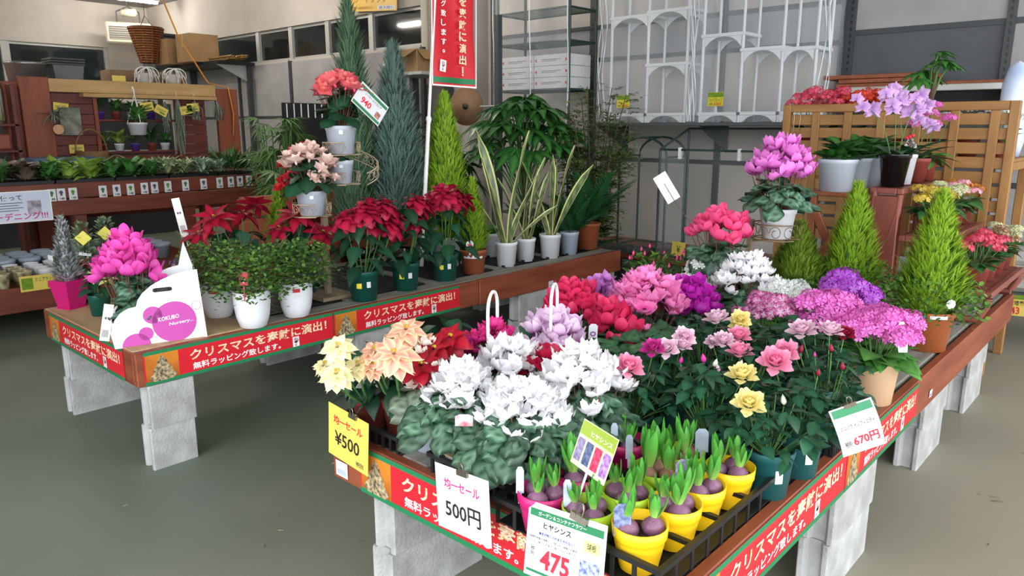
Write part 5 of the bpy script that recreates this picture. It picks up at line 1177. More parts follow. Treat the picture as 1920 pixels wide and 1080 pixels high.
# ---------------------------------------------------------------- lattice screen with its shelf and legs
M_lat = mat('honey_wood', '#a3763f', '#8f6433', .55, noise=5, bump=.08, stretch=(.5, 3, 3))
M_latv = mat('honey_wood_upright', '#a3763f', '#8a6032', .55, noise=5, bump=.08, stretch=(3, 3, .5))
t = thing('lattice_screen', 'honey-coloured wooden lattice screen behind the orchids', 'screen', T(-2.07, 5.0, 0))
Wd = 1.33
for x in (0, Wd-.05): part('leg', MB().cbox(x, x+.05, -.02, .03, 0, 1.59), M_latv, t, None, False)
part('top_rail', MB().cbox(.05, Wd-.05, -.015, .025, 1.54, 1.59), M_lat, t, None, False)
for i in range(10): part('slat', MB().cbox(.05, Wd-.05, .004, .02, .72+i*.082, .786+i*.082), M_lat, t, None, False)
for i in range(6): part('upright', MB().cbox(.19+i*.2, .24+i*.2, -.012, .003, .66, 1.54), M_latv, t, None, False)
for x in (0, Wd-.05): part('leg', MB().cbox(x, x+.05, .55, .6, 0, 1.25), M_latv, t, None, False)
for z in (.25, 1.2):
    for x in (0, Wd-.05): part('side_rail', MB().cbox(x+.005, x+.045, .03, .55, z, z+.05), M_latv, t, None, False)
part('shelf_board', MB().cbox(0, Wd, .03, .6, 1.25, 1.27), M_lat, t, None, False)
part('shelf_board', MB().cbox(0, Wd, .03, .6, .3, .32), M_lat, t, None, False)
h = thing('wire_hook', 'small steel wire hook hung on the lattice corner', 'hook', T(-1.99, 4.985, 1.5)); part('hook', MB().tube([(0, -.005, .05), (0, -.012, 0), (0, -.012, -.09), (.02, -.012, -.1), (.04, -.012, -.09), (.04, -.012, .0), (.04, -.005, .03)], .003, 5), M_steel, h)
for i, (x, m, lab) in enumerate(((-1.98, KR, 'deep red kalanchoe trailing over the lattice corner'), (-1.80, KR, 'deep red kalanchoe behind the lattice, second in line'), (-1.62, petal('scarlet_kalanchoe', '#d83020', '#e86040'), 'scarlet kalanchoe behind the lattice'), (-1.44, KR, 'red kalanchoe behind the lilac orchids'))):
    primula(lab, (x, 5.22), m, 12, 50+i, P_terra2, .07, .13, .15, .26, .05, G_poin, 20, 'red kalanchoes behind the lattice', 'potted_kalanchoe', 18, .08, z=1.271)
for i, x in enumerate((-1.2, -1.02, -.86)): primula(['white-flowered plant behind the lattice top rail', 'white-flowered plant behind the lattice, middle one', 'white-flowered plant behind the lattice corner'][i], (x, 5.25), F_wht, 5, 60+i, P_terra2, .06, .11, .1, .16, .04, G_poin, 12, 'white plants behind the lattice', 'potted_primula', 18, .07, z=1.271)
palmate_tree('young papaya with a bare stem and a crown of lobed leaves', (-1.32, 5.48), 1.271, .46, 9, .13, .1, 6, P_terra2, G_mid, None, .06, .1, 'potted_papaya', .1)
# ---------------------------------------------------------------- back wall: shelf, wrapped racks, planks
M_shelf = mat('grey_steel_shelf', '#4d5256', rough=.5)
s = thing('wall_shelf', 'dark grey steel shelf carrying the two wrapped white racks', 'shelf', T(0, 0, 0))
part('board', MB().cbox(-4.6, -2.1, 6.2, 6.86, 1.455, 1.485), M_shelf, s, None, False)
for x in (-4.55, -3.4, -2.2): part('bracket', MB().add([(x, 6.86, 1.455), (x, 6.3, 1.455), (x, 6.86, 1.2), (x+.02, 6.86, 1.455), (x+.02, 6.3, 1.455), (x+.02, 6.86, 1.2)], [(0, 1, 2), (5, 4, 3), (0, 3, 4, 1), (1, 4, 5, 2), (2, 5, 3, 0)]), M_dark, s, None, False)
M_rackw = mat('white_resin', '#dfe3e6', rough=.45)
M_film = mat('clear_film', '#dfe6ee', rough=.12, alpha=.16, bump=1.0, bscale=6, spec=1.0, stretch=(1.2, 1.2, .35))
def etagere(label, x0, cols, y, tiers, price, top=3.0):
    t = thing('plant_rack', label, 'rack', T(x0, y, 1.486)); d = .30; W_ = cols[-1]
    for x in cols:
        for yy in (0, d): part('post', MB().tube([(x, yy, 0), (x, yy, top-1.486)], .014, 8), M_rackw, t)
    for (a, b, z) in tiers:
        sh = part('shelf', MB().cbox(a-.02, b+.02, -.02, d+.02, z, z+.03), M_rackw, t, None, False)
        for yy in (-.012, d+.004):
            n = 10; pts = [(a+.015, z)]; pts += [(a+.015+(b-a-.03)*i/n, z-.09*abs(2*i/n-1)**2.6) for i in range(n+1)]; pts += [(b-.015, z)]
            part('arch_bracket', MB().poly([(u, v) for u, v in pts], 0, .008, Matrix(((1,0,0,0),(0,0,1,yy),(0,1,0,0),(0,0,0,1)))), M_rackw, sh, None, False)
    # bag of clear film drawn over the rack
    H_ = top-1.49; g = rnd(int(x0*10)); mb = MB(); nx, nz = 60, 14; per = []
    for i in range(nx):
        u = i/nx*2*(W_+d+.3); w2, d2 = W_+.16, d+.14
        if u < w2: q = (u-.08, -.07)
        elif u < w2+d2: q = (W_+.08, u-w2-.07)
        elif u < 2*w2+d2: q = (W_+.08-(u-w2-d2), d+.07)
        else: q = (-.08, d+.07-min(d2, u-2*w2-d2))
        per.append((q[0], q[1], g.uniform(-.018, .018), g.random()*6))
    vs = [(x+w_*math.sin(j*.8+ph), yv+w_*math.cos(j*.6+ph), .006+H_*j/nz) for j in range(nz+1) for (x, yv, w_, ph) in per]
    mb.add(vs, [(j*nx+i, j*nx+(i+1) % nx, (j+1)*nx+(i+1) % nx, (j+1)*nx+i) for j in range(nz) for i in range(nx)])
    part('plastic_cover', mb, M_film, t)
    for k in range(6):
        x = (-.08 if k < 3 else W_+.08)+g.uniform(-.02, .05); part('film_fold', MB().tube([(x+.02*math.sin(j*1.1+k), -.075+.01*math.cos(j+k), .01+H_*j/10) for j in range(11)], .006, 5), mat('film_fold', '#eef3f8', rough=.15, alpha=.55, spec=1), t)
    sx = price[1]; c = solo('price_sign', MB().box(-.075, .075, -.06, .06, -.001, 0), mat('lime_yellow_card', '#d8cc3a', '#c8c030', .5, noise=6), price[2], 'price card', 'yellow rack price cards', frame((x0+sx, y-.1, 1.486+.2), (1, 0, 0), (0, 0, 1)))
    rect('green_stripe', 0, .038, .15, .04, mat('grass_print', '#7a9a1e', '#5f8418', .5, noise=30), c)
    if price[3]: text(price[3], M_ink, c, 0, -.005, .13, .028, 'CENTER', .012)
    text('本体', M_ink, c, -.045, -.04, .03, .02, 'CENTER', .01); text(price[0], M_redink, c, .02, -.04, .07, .026, 'CENTER', .02)
    return t
etagere('white resin shelf rack under clear film, next to the green frame rack', -4.42, (0, .42, .84), 6.35, [(0, .42, .06), (.42, .84, .06), (.42, .84, .52), (0, .42, .98), (.42, .84, 1.0)], ('5696', .22, 'yellow price card 5696 on the film-wrapped rack by the nandina', ''))
etagere('white resin shelf rack under clear film, above the lattice', -3.42, (0, .38, .74, 1.02), 6.35, [(0, .38, .06), (.38, .74, .06), (.74, 1.02, .06), (0, .38, .74), (.38, .74, .6), (.74, 1.02, .58)], ('6263', .2, 'yellow price card 6263 on the larger wrapped rack', 'ニューフローリア'))
# green frame rack with white cartons under film
M_grn = mat('green_pipe', '#163a30', rough=.4)
t = thing('greenhouse_rack', 'tall green pipe frame rack with wire shelves under clear film', 'rack', T(-5.78, 6.15, 0))
for x in (0, .98):
    for y in (0, .45): part('pipe', MB().tube([(x, y, 0), (x, y, 3.2)], .016, 8), M_grn, t)
for z in (.5, 1.15, 1.82, 2.30, 2.62):
    mb = MB()
    for y in (0, .45): mb.tube([(0, y, z), (.98, y, z)], .011, 6)
    for x in (0, .98): mb.tube([(x, 0, z), (x, .45, z)], .011, 6)
    for i in range(1, 9): mb.tube([(0, .05*i, z), (.98, .05*i, z)], .004, 4)
    part('wire_shelf', mb, M_grn, t)
g = rnd(3); mb = MB().sheet(1.04, 3.1, 16, 12, lambda u, v: .014*math.sin(u*17+v*4)+.01*math.sin(v*13))
part('plastic_cover', mb, M_film, t, T(.49, -.05, 1.62) @ RX(math.pi/2))
for x in (-.02, .50, 1.0): part('film_fold', MB().tube([(x+.012*math.sin(j*1.3), -.05, .1+3*j/10) for j in range(11)], .007, 5), mat('film_fold', '#eef3f8', rough=.15, alpha=.55, spec=1), t)
M_box = mat('white_carton_box', '#e2e2e4', '#d6d6da', .6, noise=4)
for i in range(3):
    for k in range(2):
        c = thing('carton', 'flat white carton with red arrows, '+['bottom', 'middle', 'top'][i]+' layer, '+['beside the flag', 'beside the nandina'][k], 'box', T(-5.76+k*.47, 6.18, 1.836+i*.115), 'white cartons on the green rack')
        part('box', MB().cbox(0, .46, 0, .38, 0, .112), M_box, c, None, False)
        part('red_arrow', MB().add([(.012, -.001, .055), (.04, -.001, .035), (.04, -.001, .075)], [(0, 1, 2)]).add([(.42, -.001, .035), (.448, -.001, .055), (.42, -.001, .075)], [(0, 1, 2)]), M_redink, c, None, False)
        part('printed_lines', MB().box(.1, .36, -.001, -.0005, .06, .066).box(.1, .3, -.001, -.0005, .045, .05), mat('grey_ink', '#5a5a60'), c, None, False)
# low greenhouse frames
M_film2 = mat('dull_film', '#aeb8bc', rough=.15, alpha=.14, bump=.8, bscale=7, spec=.8)
t = thing('garden_tunnel', 'small arched green pipe greenhouse with clear film door', 'greenhouse', T(-4.12, 6.1, .3))
def arch(y, w, z0, z1): return [Vector((0, y, z0))]+[Vector((w/2-w/2*math.cos(i*math.pi/12), y, z1-.18+.18*math.sin(i*math.pi/12))) for i in range(13)]+[Vector((w, y, z0))]
for y in (0, .35): part('arch_pipe', MB().tube(arch(y, .52, 0, 1.05), .011, 6), M_grn, t)
for x, z in ((0, .87), (.52, .87), (.26, 1.05)): part('rail_pipe', MB().tube([(x, 0, z), (x, .35, z)], .009, 6), M_grn, t)
part('base_pipe', MB().tube([(0, 0, .01), (.52, 0, .01), (.52, .35, .01), (0, .35, .01), (0, 0, .01)], .01, 6), M_grn, t)
part('film', MB().sheet(.5, .95, 10, 8, lambda u, v: .01*math.sin(u*9+v*7)), M_film2, t, T(.26, -.004, .48) @ RX(math.pi/2))
part('film', MB().sheet(.35, .85, 6, 8, lambda u, v: .01*math.sin(u*9+v*7)), M_film2, t, T(.524, .175, .43) @ RZ(math.pi/2) @ RX(math.pi/2))
t = thing('garden_cold_frame', 'large green pipe cold frame with sloping film roof and white clips', 'greenhouse', T(-3.52, 5.85, .3))
P8 = [(0, 0, 0), (1.25, 0, 0), (1.25, .5, 0), (0, .5, 0), (0, 0, .95), (1.25, 0, .95), (1.25, .5, 1.13), (0, .5, 1.13)]
for a, b in ((0, 1), (1, 2), (2, 3), (3, 0), (4, 5), (5, 6), (6, 7), (7, 4), (0, 4), (1, 5), (2, 6), (3, 7)): part('pipe', MB().tube([P8[a], P8[b]], .011, 6), M_grn, t)
part('roof_film', MB().add([(x, y, z+.012) for x, y, z in P8[4:]], [(0, 1, 2, 3)]), mat('tinted_film', '#6d787a', rough=.2, alpha=.3, spec=.8), t, None, False)
part('front_film', MB().sheet(1.25, .95, 14, 8, lambda u, v: .01*math.sin(u*15+v*9)), M_film2, t, T(.625, -.012, .475) @ RX(math.pi/2))
part('side_film', MB().sheet(.5, .95, 6, 8, lambda u, v: .008*math.sin(u*9+v*9)), M_film2, t, T(-.014, .25, .475) @ RZ(math.pi/2) @ RX(math.pi/2))
for x in (.2, .75, 1.1): part('clip', MB().cbox(x-.012, x+.012, -.025, .02, .87, .97), M_white, t, None, False)
t = thing('low_platform', 'low dark wooden platform under the greenhouse frames', 'platform', T(0, 0, 0))
part('deck', MB().cbox(-4.5, -2.2, 5.7, 6.6, .26, .3), M_redwood_x, t, None, False)
for x in (-4.45, -3.3, -2.3): part('support', MB().box(x, x+.1, 5.75, 6.55, 0, .26), M_dark, t, None, False)
g = rnd(5); o = solo('film_bundle', MB().sheet(.9, .35, 24, 10, lambda u, v: .05*abs(math.sin(u*19+v*5))*math.sin(v*3.14)+.015*math.sin(u*40)), mat('dark_film_bundle', '#4a5a5c', rough=.12, alpha=.7, spec=1, bump=.6, bscale=12), 'crumpled dark clear film lying on the platform beside the nandina', 'plastic film', None, T(-4.0, 5.9, .305), True)
c, cw, ch = card3('price_sign', ony(1262, 452, 5.68), ony(1287, 456, 5.68), ony(1257, 478, 5.68), M_yellow, 'small yellow card on the platform before the cold frame')
text('¥', M_ink, c, 0, 0, cw*.3, ch*.5, 'CENTER')
# timber on the right shelf
s = thing('wall_shelf', 'dark steel shelf with a pale edge carrying stacked timber panels', 'shelf', T(0, 0, 0))
part('board', MB().cbox(-2.1, -.95, 6.25, 6.86, 1.715, 1.745), M_shelf, s, None, False); part('front_edge', MB().cbox(-2.1, -.95, 6.235, 6.249, 1.705, 1.75), M_alu, s, None, False)
for x in (-2.05, -1.0): part('bracket', MB().box(x, x+.02, 6.3, 6.86, 1.55, 1.714), M_dark, s, None, False)
for k, x in enumerate((-2.2, -2.18, -2.3)): solo('timber_panel', MB().cbox(x, -1.53, 6.28, 6.7, 1.747+k*.034, 1.778+k*.034), M_rack, ['lowest', 'middle', 'top overhanging'][k]+' red-brown timber panel of the stack on the shelf', 'timber panel', 'stacked timber panels')
solo('timber_panel', MB().cbox(-1.5, -1.0, 6.3, 6.7, 1.747, 1.775), M_rack, 'single thin red-brown timber panel beside the stack', 'timber panel', 'stacked timber panels')
# bags and price board past the lattice
M_bag = mat('white_blue_bag', '#dfe6f2', '#9fb4dc', .35, noise=4)
solo('plastic_bag_roll', MB().lathe([(0, 0), (.07, 0), (.09, .1), (.09, .5), (.06, .62), (0, .66)], 14), M_bag, 'upright white and blue wrapped roll standing behind the lattice corner', 'plastic roll', None, T(-.84, 5.42, 1.271) @ SC(.85), True)
zl = ony(1872, 550, 5.88).z
t = thing('low_shelf', 'low grey shelf past the lattice with bags and a yellow price board', 'shelf', T(-1.2, 5.9, 0))
part('board', MB().cbox(0, 1.55, 0, .5, zl-.02, zl+.01), M_shelf, t, None, False)
for x in (0, 1.51):
    for y in (0, .46): part('leg', MB().box(x, x+.04, y, y+.04, 0, zl-.02), M_dark, t, None, False)
for k in range(3):
    mb = MB().cbox(-.3, .3, -.2, .2, 0, .09, .035); solo('soil_bag', mb, mat('grey_soil_bag', '#b9b6ae', '#9a978f', .5, noise=6), ['lowest', 'middle', 'top'][k]+' grey soil bag stacked on the low shelf past the lattice', 'bag', 'stacked soil bags', T(-.72, 6.13, zl+.012+k*.092))
c, cw, ch = card3('price_sign', ony(1872, 550, 5.88), ony(1935, 556, 5.88), ony(1868, 588, 5.88), M_yellow, 'yellow price board reading 743 below the soil bags')
rect('green_stripe', 0, ch*.4, cw, ch*.2, mat('grass_print', '#7a9a1e', '#5f8418', .5, noise=30), c); text('一般培養', M_ink, c, 0, ch*.12, cw*.6, ch*.25, 'CENTER', .015); text('743', M_redink, c, -.02*cw, -ch*.25, cw*.4, ch*.36, 'CENTER', .02)
# ---------------------------------------------------------------- seedling bench on the left
M_redw = mat('red_brown_board', '#7a3b28', '#612c1d', .5, noise=6, stretch=(3, .4, 3))
t = thing('seedling_bench', 'stepped red-brown seedling bench with a high tray deck and a low cup deck', 'display table', T(-6.95, 1.1, 0))
LB = 2.85
part('deck', MB().cbox(-1.35, -.02, 0, LB, .93, .955), M_redw, t, None, False)
part('front_board', MB().cbox(-.02, .0, 0, LB, .86, .985), M_redw, t, None, False); part('front_board', MB().cbox(-.02, .004, 0, LB, .715, .85), M_redw, t, None, False)
part('low_deck', MB().cbox(-.6, .98, -.4, 1.9, .30, .33), M_redw, t, None, False); part('low_front_board', MB().cbox(.98, 1.0, -.4, 1.9, .17, .345), M_redw, t, None, False)
for y in (.05, 1.05, 2.0, 2.72): part('post', MB().cbox(-.12, -.03, y, y+.1, 0, .93), M_redw, t, None, False)
for y in (.05, 1.4, 2.72): part('post', MB().cbox(-1.3, -1.2, y, y+.1, 0, .93), M_redw, t, None, False)
for y in (-.35, .8, 1.78): part('low_post', MB().cbox(.85, .95, y, y+.1, 0, .30), M_redw, t, None, False)
# seedlings in black trays
def rosette(n, L, w, seed, el=(.2, 1.2), wave=0):
    g = rnd(seed); mb = MB()
    for i in range(int(n*2.2)):
        k = g.random(); p = blade(point(w, .7), 3, 1, .35, .12, wave, 3, 'mid'); mb.add(p.v, p.f, [q*.6+.4*k for q in p.t], leafM((.035*k*math.cos(i*2.4), .035*k*math.sin(i*2.4), g.uniform(0, .07)), i*2.4, g.uniform(*el), L*.68*g.uniform(.7, 1.25)))
    return mb
SK = [('dark fern-like seedling', mat('seedling_dark', '#1f4a1c', '#3f7a2c', .5, attr=True), rosette(22, .13, .08, 1, (.3, 1.3))), ('purple-brown leafy seedling', mat('seedling_purple', '#4f443c', '#7a6a58', .5, attr=True), rosette(12, .13, .34, 2)),
      ('lime-coloured leafy seedling', mat('seedling_lime', '#7aa838', '#b8d468', .5, attr=True), rosette(14, .12, .36, 3)), ('mid green leafy seedling', mat('seedling_green', '#2f6a30', '#5a9848', .5, attr=True), rosette(20, .11, .25, 4)),
      ('cream-variegated seedling', mat('seedling_varieg', '#4a7a48', '#d0d8a8', .5, attr=True), rosette(24, .1, .2, 5)), ('white-edged small-leaved seedling', mat('seedling_white', '#4a7858', '#c8dcc0', .5, attr=True), rosette(34, .08, .2, 6)), ('grassy dark green seedling', mat('seedling_grass', '#1c4420', '#427838', .45, attr=True), rosette(18, .19, .06, 7, (.5, 1.3)))]
SM = [(n, mb.mesh('seedling', m)) for n, m, mb in SK]
for k in range(6):
    x = -6.955; solo('seedling_tray', MB().box(-.5, -.03, 0, .455, 0, .05).box(-.5, -.02, 0, .455, .05, .056), M_black, 'black seedling tray standing on the high red-brown deck', 'tray', 'black trays on the seedling bench', T(x, 1.11+k*.47, .956))
for r in range(3):
    for c in range(17):
        y = 1.18+c*.165; u = c/17
        k = 0 if u < .2 else 1 if u < .3 else 2 if u < .42 else 3 if u < .62 else 4 if u < .72 else 5 if u < .88 else 6
        if u < .62 and (c*7+r*3) % 5 == 0: k = 3
        tag(put('seedling', SM[k][1], None, T(-7.03-.15*r+.02*math.sin(c*5), y, 1.012) @ RZ(c*1.3+r) @ SC(1.45+.15*math.sin(c*3+r))), SM[k][0]+' in the black trays of the seedling bench', 'seedling', 'seedlings on the bench: '+SM[k][0])
# price cards along the board
for i, px in enumerate((97, 115, 137, 193, 219, 245, 271, 290, 315, 348, 382, 412, 433, 450, 467)):
    q = onx(px, 366-.075*(px-100), -6.945); c = solo('price_card', MB().box(-.032, .032, -.05, .05, -.001, 0), M_paper, 'small white price card with a plant picture on the seedling bench board', 'price card', 'price cards on the seedling bench', frame(q, (0, 1, 0), (0, 0, 1)))
    part('plant_picture', MB().disc(.016, 0, 7, T(0, .018, 0)).box(-.008, .008, -.01, .006, 0, .0002), mat('plant_picture_%d' % (i % 3), ('#3a6a3a', '#4a4a58', '#5a8a30')[i % 3]), c, T(0, 0, .0007), False)
    text('148', M_ink, c, .004, -.033, .036, .02, 'CENTER', .02)
q = onx(38, 388, -6.94)
c = solo('notice_board', MB().box(-.27, .22, -.12, .12, -.002, 0), mat('pale_blue_notice', '#cdd6ea', '#dde2f0', .25, noise=4), 'framed pale blue notice with pink lettering on the seedling bench', 'notice', None, frame(q, (0, 1, 0), (0, 0, 1)))
text('を使って', M_ink, c, -.08, .075, .2, .045, 'CENTER', .01); text('ガーデニング!!!', M_pinkink, c, -.03, -.075, .44, .06, 'CENTER', .015)
rect('photo', .1, -.01, .1, .11, mat('grey_photo', '#6a6470', '#c8c0cc', .5, noise=14), c); mb = MB()
for k in range(4): mb.box(-.24, .02-.03*(k % 2), .03-.02*k, .036-.02*k, .0004, .0008)
part('small_print', mb, mat('grey_ink', '#5a5a60'), c, None, False)
for nm, a in (('frame_edge', (-.275, .225, .115, .125)), ('frame_edge', (-.275, .225, -.125, -.115)), ('frame_edge', (.215, .225, -.115, .115)), ('frame_edge', (-.275, -.265, -.115, .115))): part(nm, MB().box(*a, -.002, .003), M_white, c, None, False)
q = onx(77, 529, -5.94); c = solo('price_sign', MB().box(-.13, .16, -.055, .055, -.001, 0), M_yellow, 'yellow strip sign priced 128 on the low cup deck', 'price card', None, frame(q, (0, 1, 0), (0, 0, 1)))
rect('green_picture', -.085, 0, .07, .08, mat('grass_print', '#7a9a1e', '#5f8418', .5, noise=30), c); text('ミニプラント各種', M_ink, c, .05, .022, .17, .03, 'CENTER', .01); text('128', M_redink, c, .08, -.028, .08, .035, 'CENTER', .02)
# cups and lidded pots on the low deck
CUPS = [mat('white_cup', '#dfe2e8', rough=.4), mat('patterned_cup', '#d8cfa8', '#6a5a38', .5, noise=22), mat('pink_print_cup', '#e2ded8', '#d06a88', .5, noise=9)]
CM = [MB().lathe([(0, 0), (.036, 0), (.05, .11), (.053, .115), (.046, .115), (.04, .09), (0, .09)], 14).mesh('paper_cup', m) for m in CUPS]
for r in range(4):
    for c in range(11):
        k = 1 if c in (3, 4) and r < 3 else 2 if (c == 1 and r == 0) else 0
        tag(put('paper_cup', CM[k], None, T(-6.03-r*.115+.006*math.sin(c*4), .95+c*.135, .331) @ RZ(c)), ['plain white plant cup on the low red-brown deck', 'cream patterned plant cup on the low deck', 'pink printed plant cup at the front of the low deck'][k], 'cup', ['plain white plant cups', 'patterned plant cups', 'pink printed cups'][k])
GM = MB().lathe([(0, 0), (.05, 0), (.068, .10), (.074, .102), (.074, .128), (.068, .132), (.06, .12), (0, .12)], 16).mesh('round_pot', mat('blue_grey_round_pot', '#8b97a8', '#a2acba', .5, noise=8))
for r in range(3):
    for c in range(11): tag(put('round_pot', GM, None, T(-6.56-r*.165+.006*math.sin(c*4+r), 1.0+c*.168, .331)), 'blue-grey round nursery pot in the rows behind the cups', 'pot', 'blue-grey round pots')
# ---------------------------------------------------------------- red-panelled display wall
M_pale = mat('pale_pine', '#c4a06c', '#b08c58', .55, noise=5, stretch=(3, .4, 3)); M_redp = mat('red_panel_board', '#6e2c20', '#571f18', .5, noise=6, stretch=(3, .4, 3)); M_redpost = mat('orange_red_post', '#8f4a30', '#7c3d26', .55, noise=5, stretch=(3, 3, .4))
X0 = -8.6
t = thing('garden_display', 'timber display with red plank panels, pale top beam and an open window', 'display', T(X0, 0, 0))
part('post', MB().cbox(-.03, .03, 2.30, 2.56, 0, 1.93), M_redpost, t, None, False); part('post', MB().cbox(-.03, .03, 4.30, 4.56, 0, 1.88), M_redpost, t, None, False); part('post', MB().cbox(-.1, -.04, 2.18, 2.36, 0, 1.88), M_redpost, t, None, False)
part('top_beam', MB().cbox(-.03, .02, 2.56, 4.30, 1.79, 1.92), M_pale, t, None, False); part('awning_board', MB().cbox(-.2, .08, 2.85, 4.28, 1.745, 1.785), M_pale, t, None, False)
for i in range(6):
    z = 1.15+i*.106; part('plank', MB().cbox(-.07, -.035, 2.56, 2.97, z, z+.102), M_redp, t, None, False); part('plank', MB().cbox(-.07, -.035, 3.86, 4.18, z, z+.102), M_redp, t, None, False)
for y in (2.97, 3.83): part('window_post', MB().cbox(-.08, -.02, y, y+.04, 1.1, 1.75), M_redpost, t, None, False)
for z in (1.16, 1.5): part('shelf_board', MB().cbox(-.5, -.03, 2.99, 3.85, z, z+.025), M_redp, t, None, False)
part('lower_panel', MB().cbox(-.07, -.04, 2.5, 4.3, .5, 1.145), M_redp, t, None, False)
part('rear_shelf', MB().cbox(-1.0, -.1, 1.2, 4.6, 1.84, 1.87), M_redp, t, None, False); [part('rear_post', MB().box(-1.0, -.92, y, y+.08, 0, 1.84), M_redp, t, None, False) for y in (1.2, 4.5)]
solo('storage_shelf', MB().box(-10.6, -10.5, 1.2, 4.6, 0, 1.75), M_wall3, 'dark grey shelf back seen through the display window', 'shelving')
g = rnd(9)
for i, (y, z, s, k) in enumerate(((3.08, 1.186, .9, 3), (3.25, 1.186, 1.0, 2), (3.42, 1.186, .9, 0), (3.6, 1.186, 1.2, 6), (3.75, 1.186, .9, 3), (3.08, 1.526, 1.0, 0), (3.25, 1.526, 1.0, 3), (3.42, 1.526, .9, 3), (3.62, 1.526, 1.0, 4))):
    p = thing('potted_foliage', ['dark', 'pale', 'ferny', 'grassy', 'round-leaved', 'feathery', 'leafy', 'bushy', 'variegated'][i]+' little pot plant on the '+('upper' if z > 1.4 else 'lower')+' shelf of the red display window', 'potted plant', T(X0-.2, y, z), 'little plants in the display window')
    pot(p, .05, .08, [P_terra2, P_white, mat('violet_pot', '#5a3a98', rough=.4)][i % 3], n=12); put('foliage', SM[k][1], p, T(0, 0, .08) @ SC(s*1.25))
# air plants, dry bundles and signs hanging on the display
def hang(label, y, z, L, m, seed, name='hanging_moss', n=46, spread=.05):
    g = rnd(seed); p = thing(name, label, 'hanging plant', T(X0+.06, y, z)); mb = MB()
    for i in range(n):
        a, r = g.random()*6.3, spread*g.random(); q = Vector((r*math.cos(a), r*math.sin(a), 0)); e = q*1.2+Vector((g.uniform(-.03, .03), g.uniform(-.03, .03), -L*g.uniform(.6, 1)))
        mb.tube([q*.2, (q+e)/2+Vector((g.uniform(-.02, .02), g.uniform(-.02, .02), 0)), e], .0045, 3, t=g.random())
    part('strands', mb, m, p, kind='stuff'); part('string', MB().tube([(0, 0, 0), (-.03, 0, .1)], .003, 4), M_white, p)
    return p
M_moss = mat('grey_moss', '#6e7a6c', '#97a090', .8, attr=True)
hang('long grey-green air moss hanging beside the display window', 3.82, 1.74, .62, M_moss, 1); hang('thin grey moss strand beside the long one', 3.68, 1.72, .35, M_moss, 2, n=20, spread=.03)
hang('dried grey bundle with a round tag under the beam end', 4.02, 1.72, .22, M_moss, 3, 'dried_bundle', 30, .07); hang('dried grey bundle with a round tag on the post', 4.28, 1.72, .22, M_moss, 4, 'dried_bundle', 30, .06)
p = thing('air_plant', 'spiky air plant with a round tag on the red post', 'hanging plant', T(X0+.06, 2.56, 1.52)); put('leaves', rosette(26, .2, .05, 12, (-.6, 1.2)).mesh('leaves', M_moss), p); part('round_tag', MB().lathe([(0, 0), (.05, 0)], 14), mat('tan_tag', '#c89a74'), p, T(.03, .02, -.1) @ RY(math.pi/2), False)
solo('wall_thermometer', MB().cbox(-.02, 0, -.1, .1, -.14, .14).lathe([(0, .002), (.07, .002), (.07, 0)], 18, T(0, 0, .07) @ RY(math.pi/2)), mat('grey_plaque', '#5a5c50', '#8a8c80', .6, noise=10), 'small grey plaque with a white disc on the red planks', 'plaque', None, T(X0, 2.73, 1.5))
for i, (y, z, r) in enumerate(((2.66, 1.64, -.1), (2.76, 1.22, .0), (3.47, 1.66, .15), (3.62, 1.62, -.5), (3.9, 1.63, .2), (3.98, 1.66, .1))):
    c = solo('price_sign', MB().box(-.07, .07, -.045, .045, -.001, 0), M_yellow, ['yellow card above the grey plaque on the red planks', 'yellow card at the foot of the red planks', 'yellow card under the awning board near the hanging pot', 'tilted yellow card beside the grey moss', 'white-edged yellow card right of the long moss', 'yellow card at the awning end beside the dried bundle'][i], 'price card', 'yellow cards on the red display', frame((X0+.09 if i > 1 else X0-.02, y, z), (0, 1, 0), (0, 0, 1)) @ RZ(r))
    mb = MB().box(-.05, .05, .008, .014, .0004, .0008).box(-.05, .03, -.006, 0, .0004, .0008).box(-.01, .05, -.03, -.014, .0004, .0008); part('print', mb, mat('green_ink', '#5a7a20'), c, None, False)
p = thing('hanging_pot', 'white hanging pot on three white cords in the display window', 'hanging plant', T(X0+.14, 3.33, 1.36)); pot(p, .1, .13, P_white, .75); part('cords', MB().tube([(.09, 0, .13), (0, 0, .42)], .005, 5).tube([(-.05, .08, .13), (0, 0, .42)], .005, 5).tube([(-.05, -.08, .13), (0, 0, .42)], .005, 5).tube([(0, 0, .42), (0, .0, .47), (-.03, 0, .5), (-.05, 0, .47)], .007, 6), M_white, p)
put('foliage', SM[3][1], p, T(0, 0, .13) @ SC(1.7)); 
p = thing('wicker_hoop', 'round wicker hoop basket at the foot of the red planks', 'basket', T(X0+.1, 2.86, 1.0)); part('hoop', MB().tube([(0, .15*math.cos(i*math.pi/12), .2+.22*math.sin(i*math.pi/12)) for i in range(13)], .009, 5).lathe([(.1, .02), (.15, .12), (.155, .2), (.14, .2), (.0, .1)], 16), mat('wicker', '#6a4a30', '#8a6844', .7, noise=60), p)
part('stand', MB().lathe([(0, 0), (.06, 0), (.06, .03), (0, .03)], 10), M_redw, p)
solo('ribbed_crate', MB().cbox(-.25, .25, -.3, .3, 0, .2).box(.25, .256, -.3, .3, .03, .05).box(.25, .256, -.3, .3, .08, .1).box(.25, .256, -.3, .3, .13, .15), mat('blue_crate', '#4a6488', '#5a769c', .5, noise=8), 'ribbed blue crate standing behind the seedlings', 'crate', None, T(-8.1, 2.45, .956))
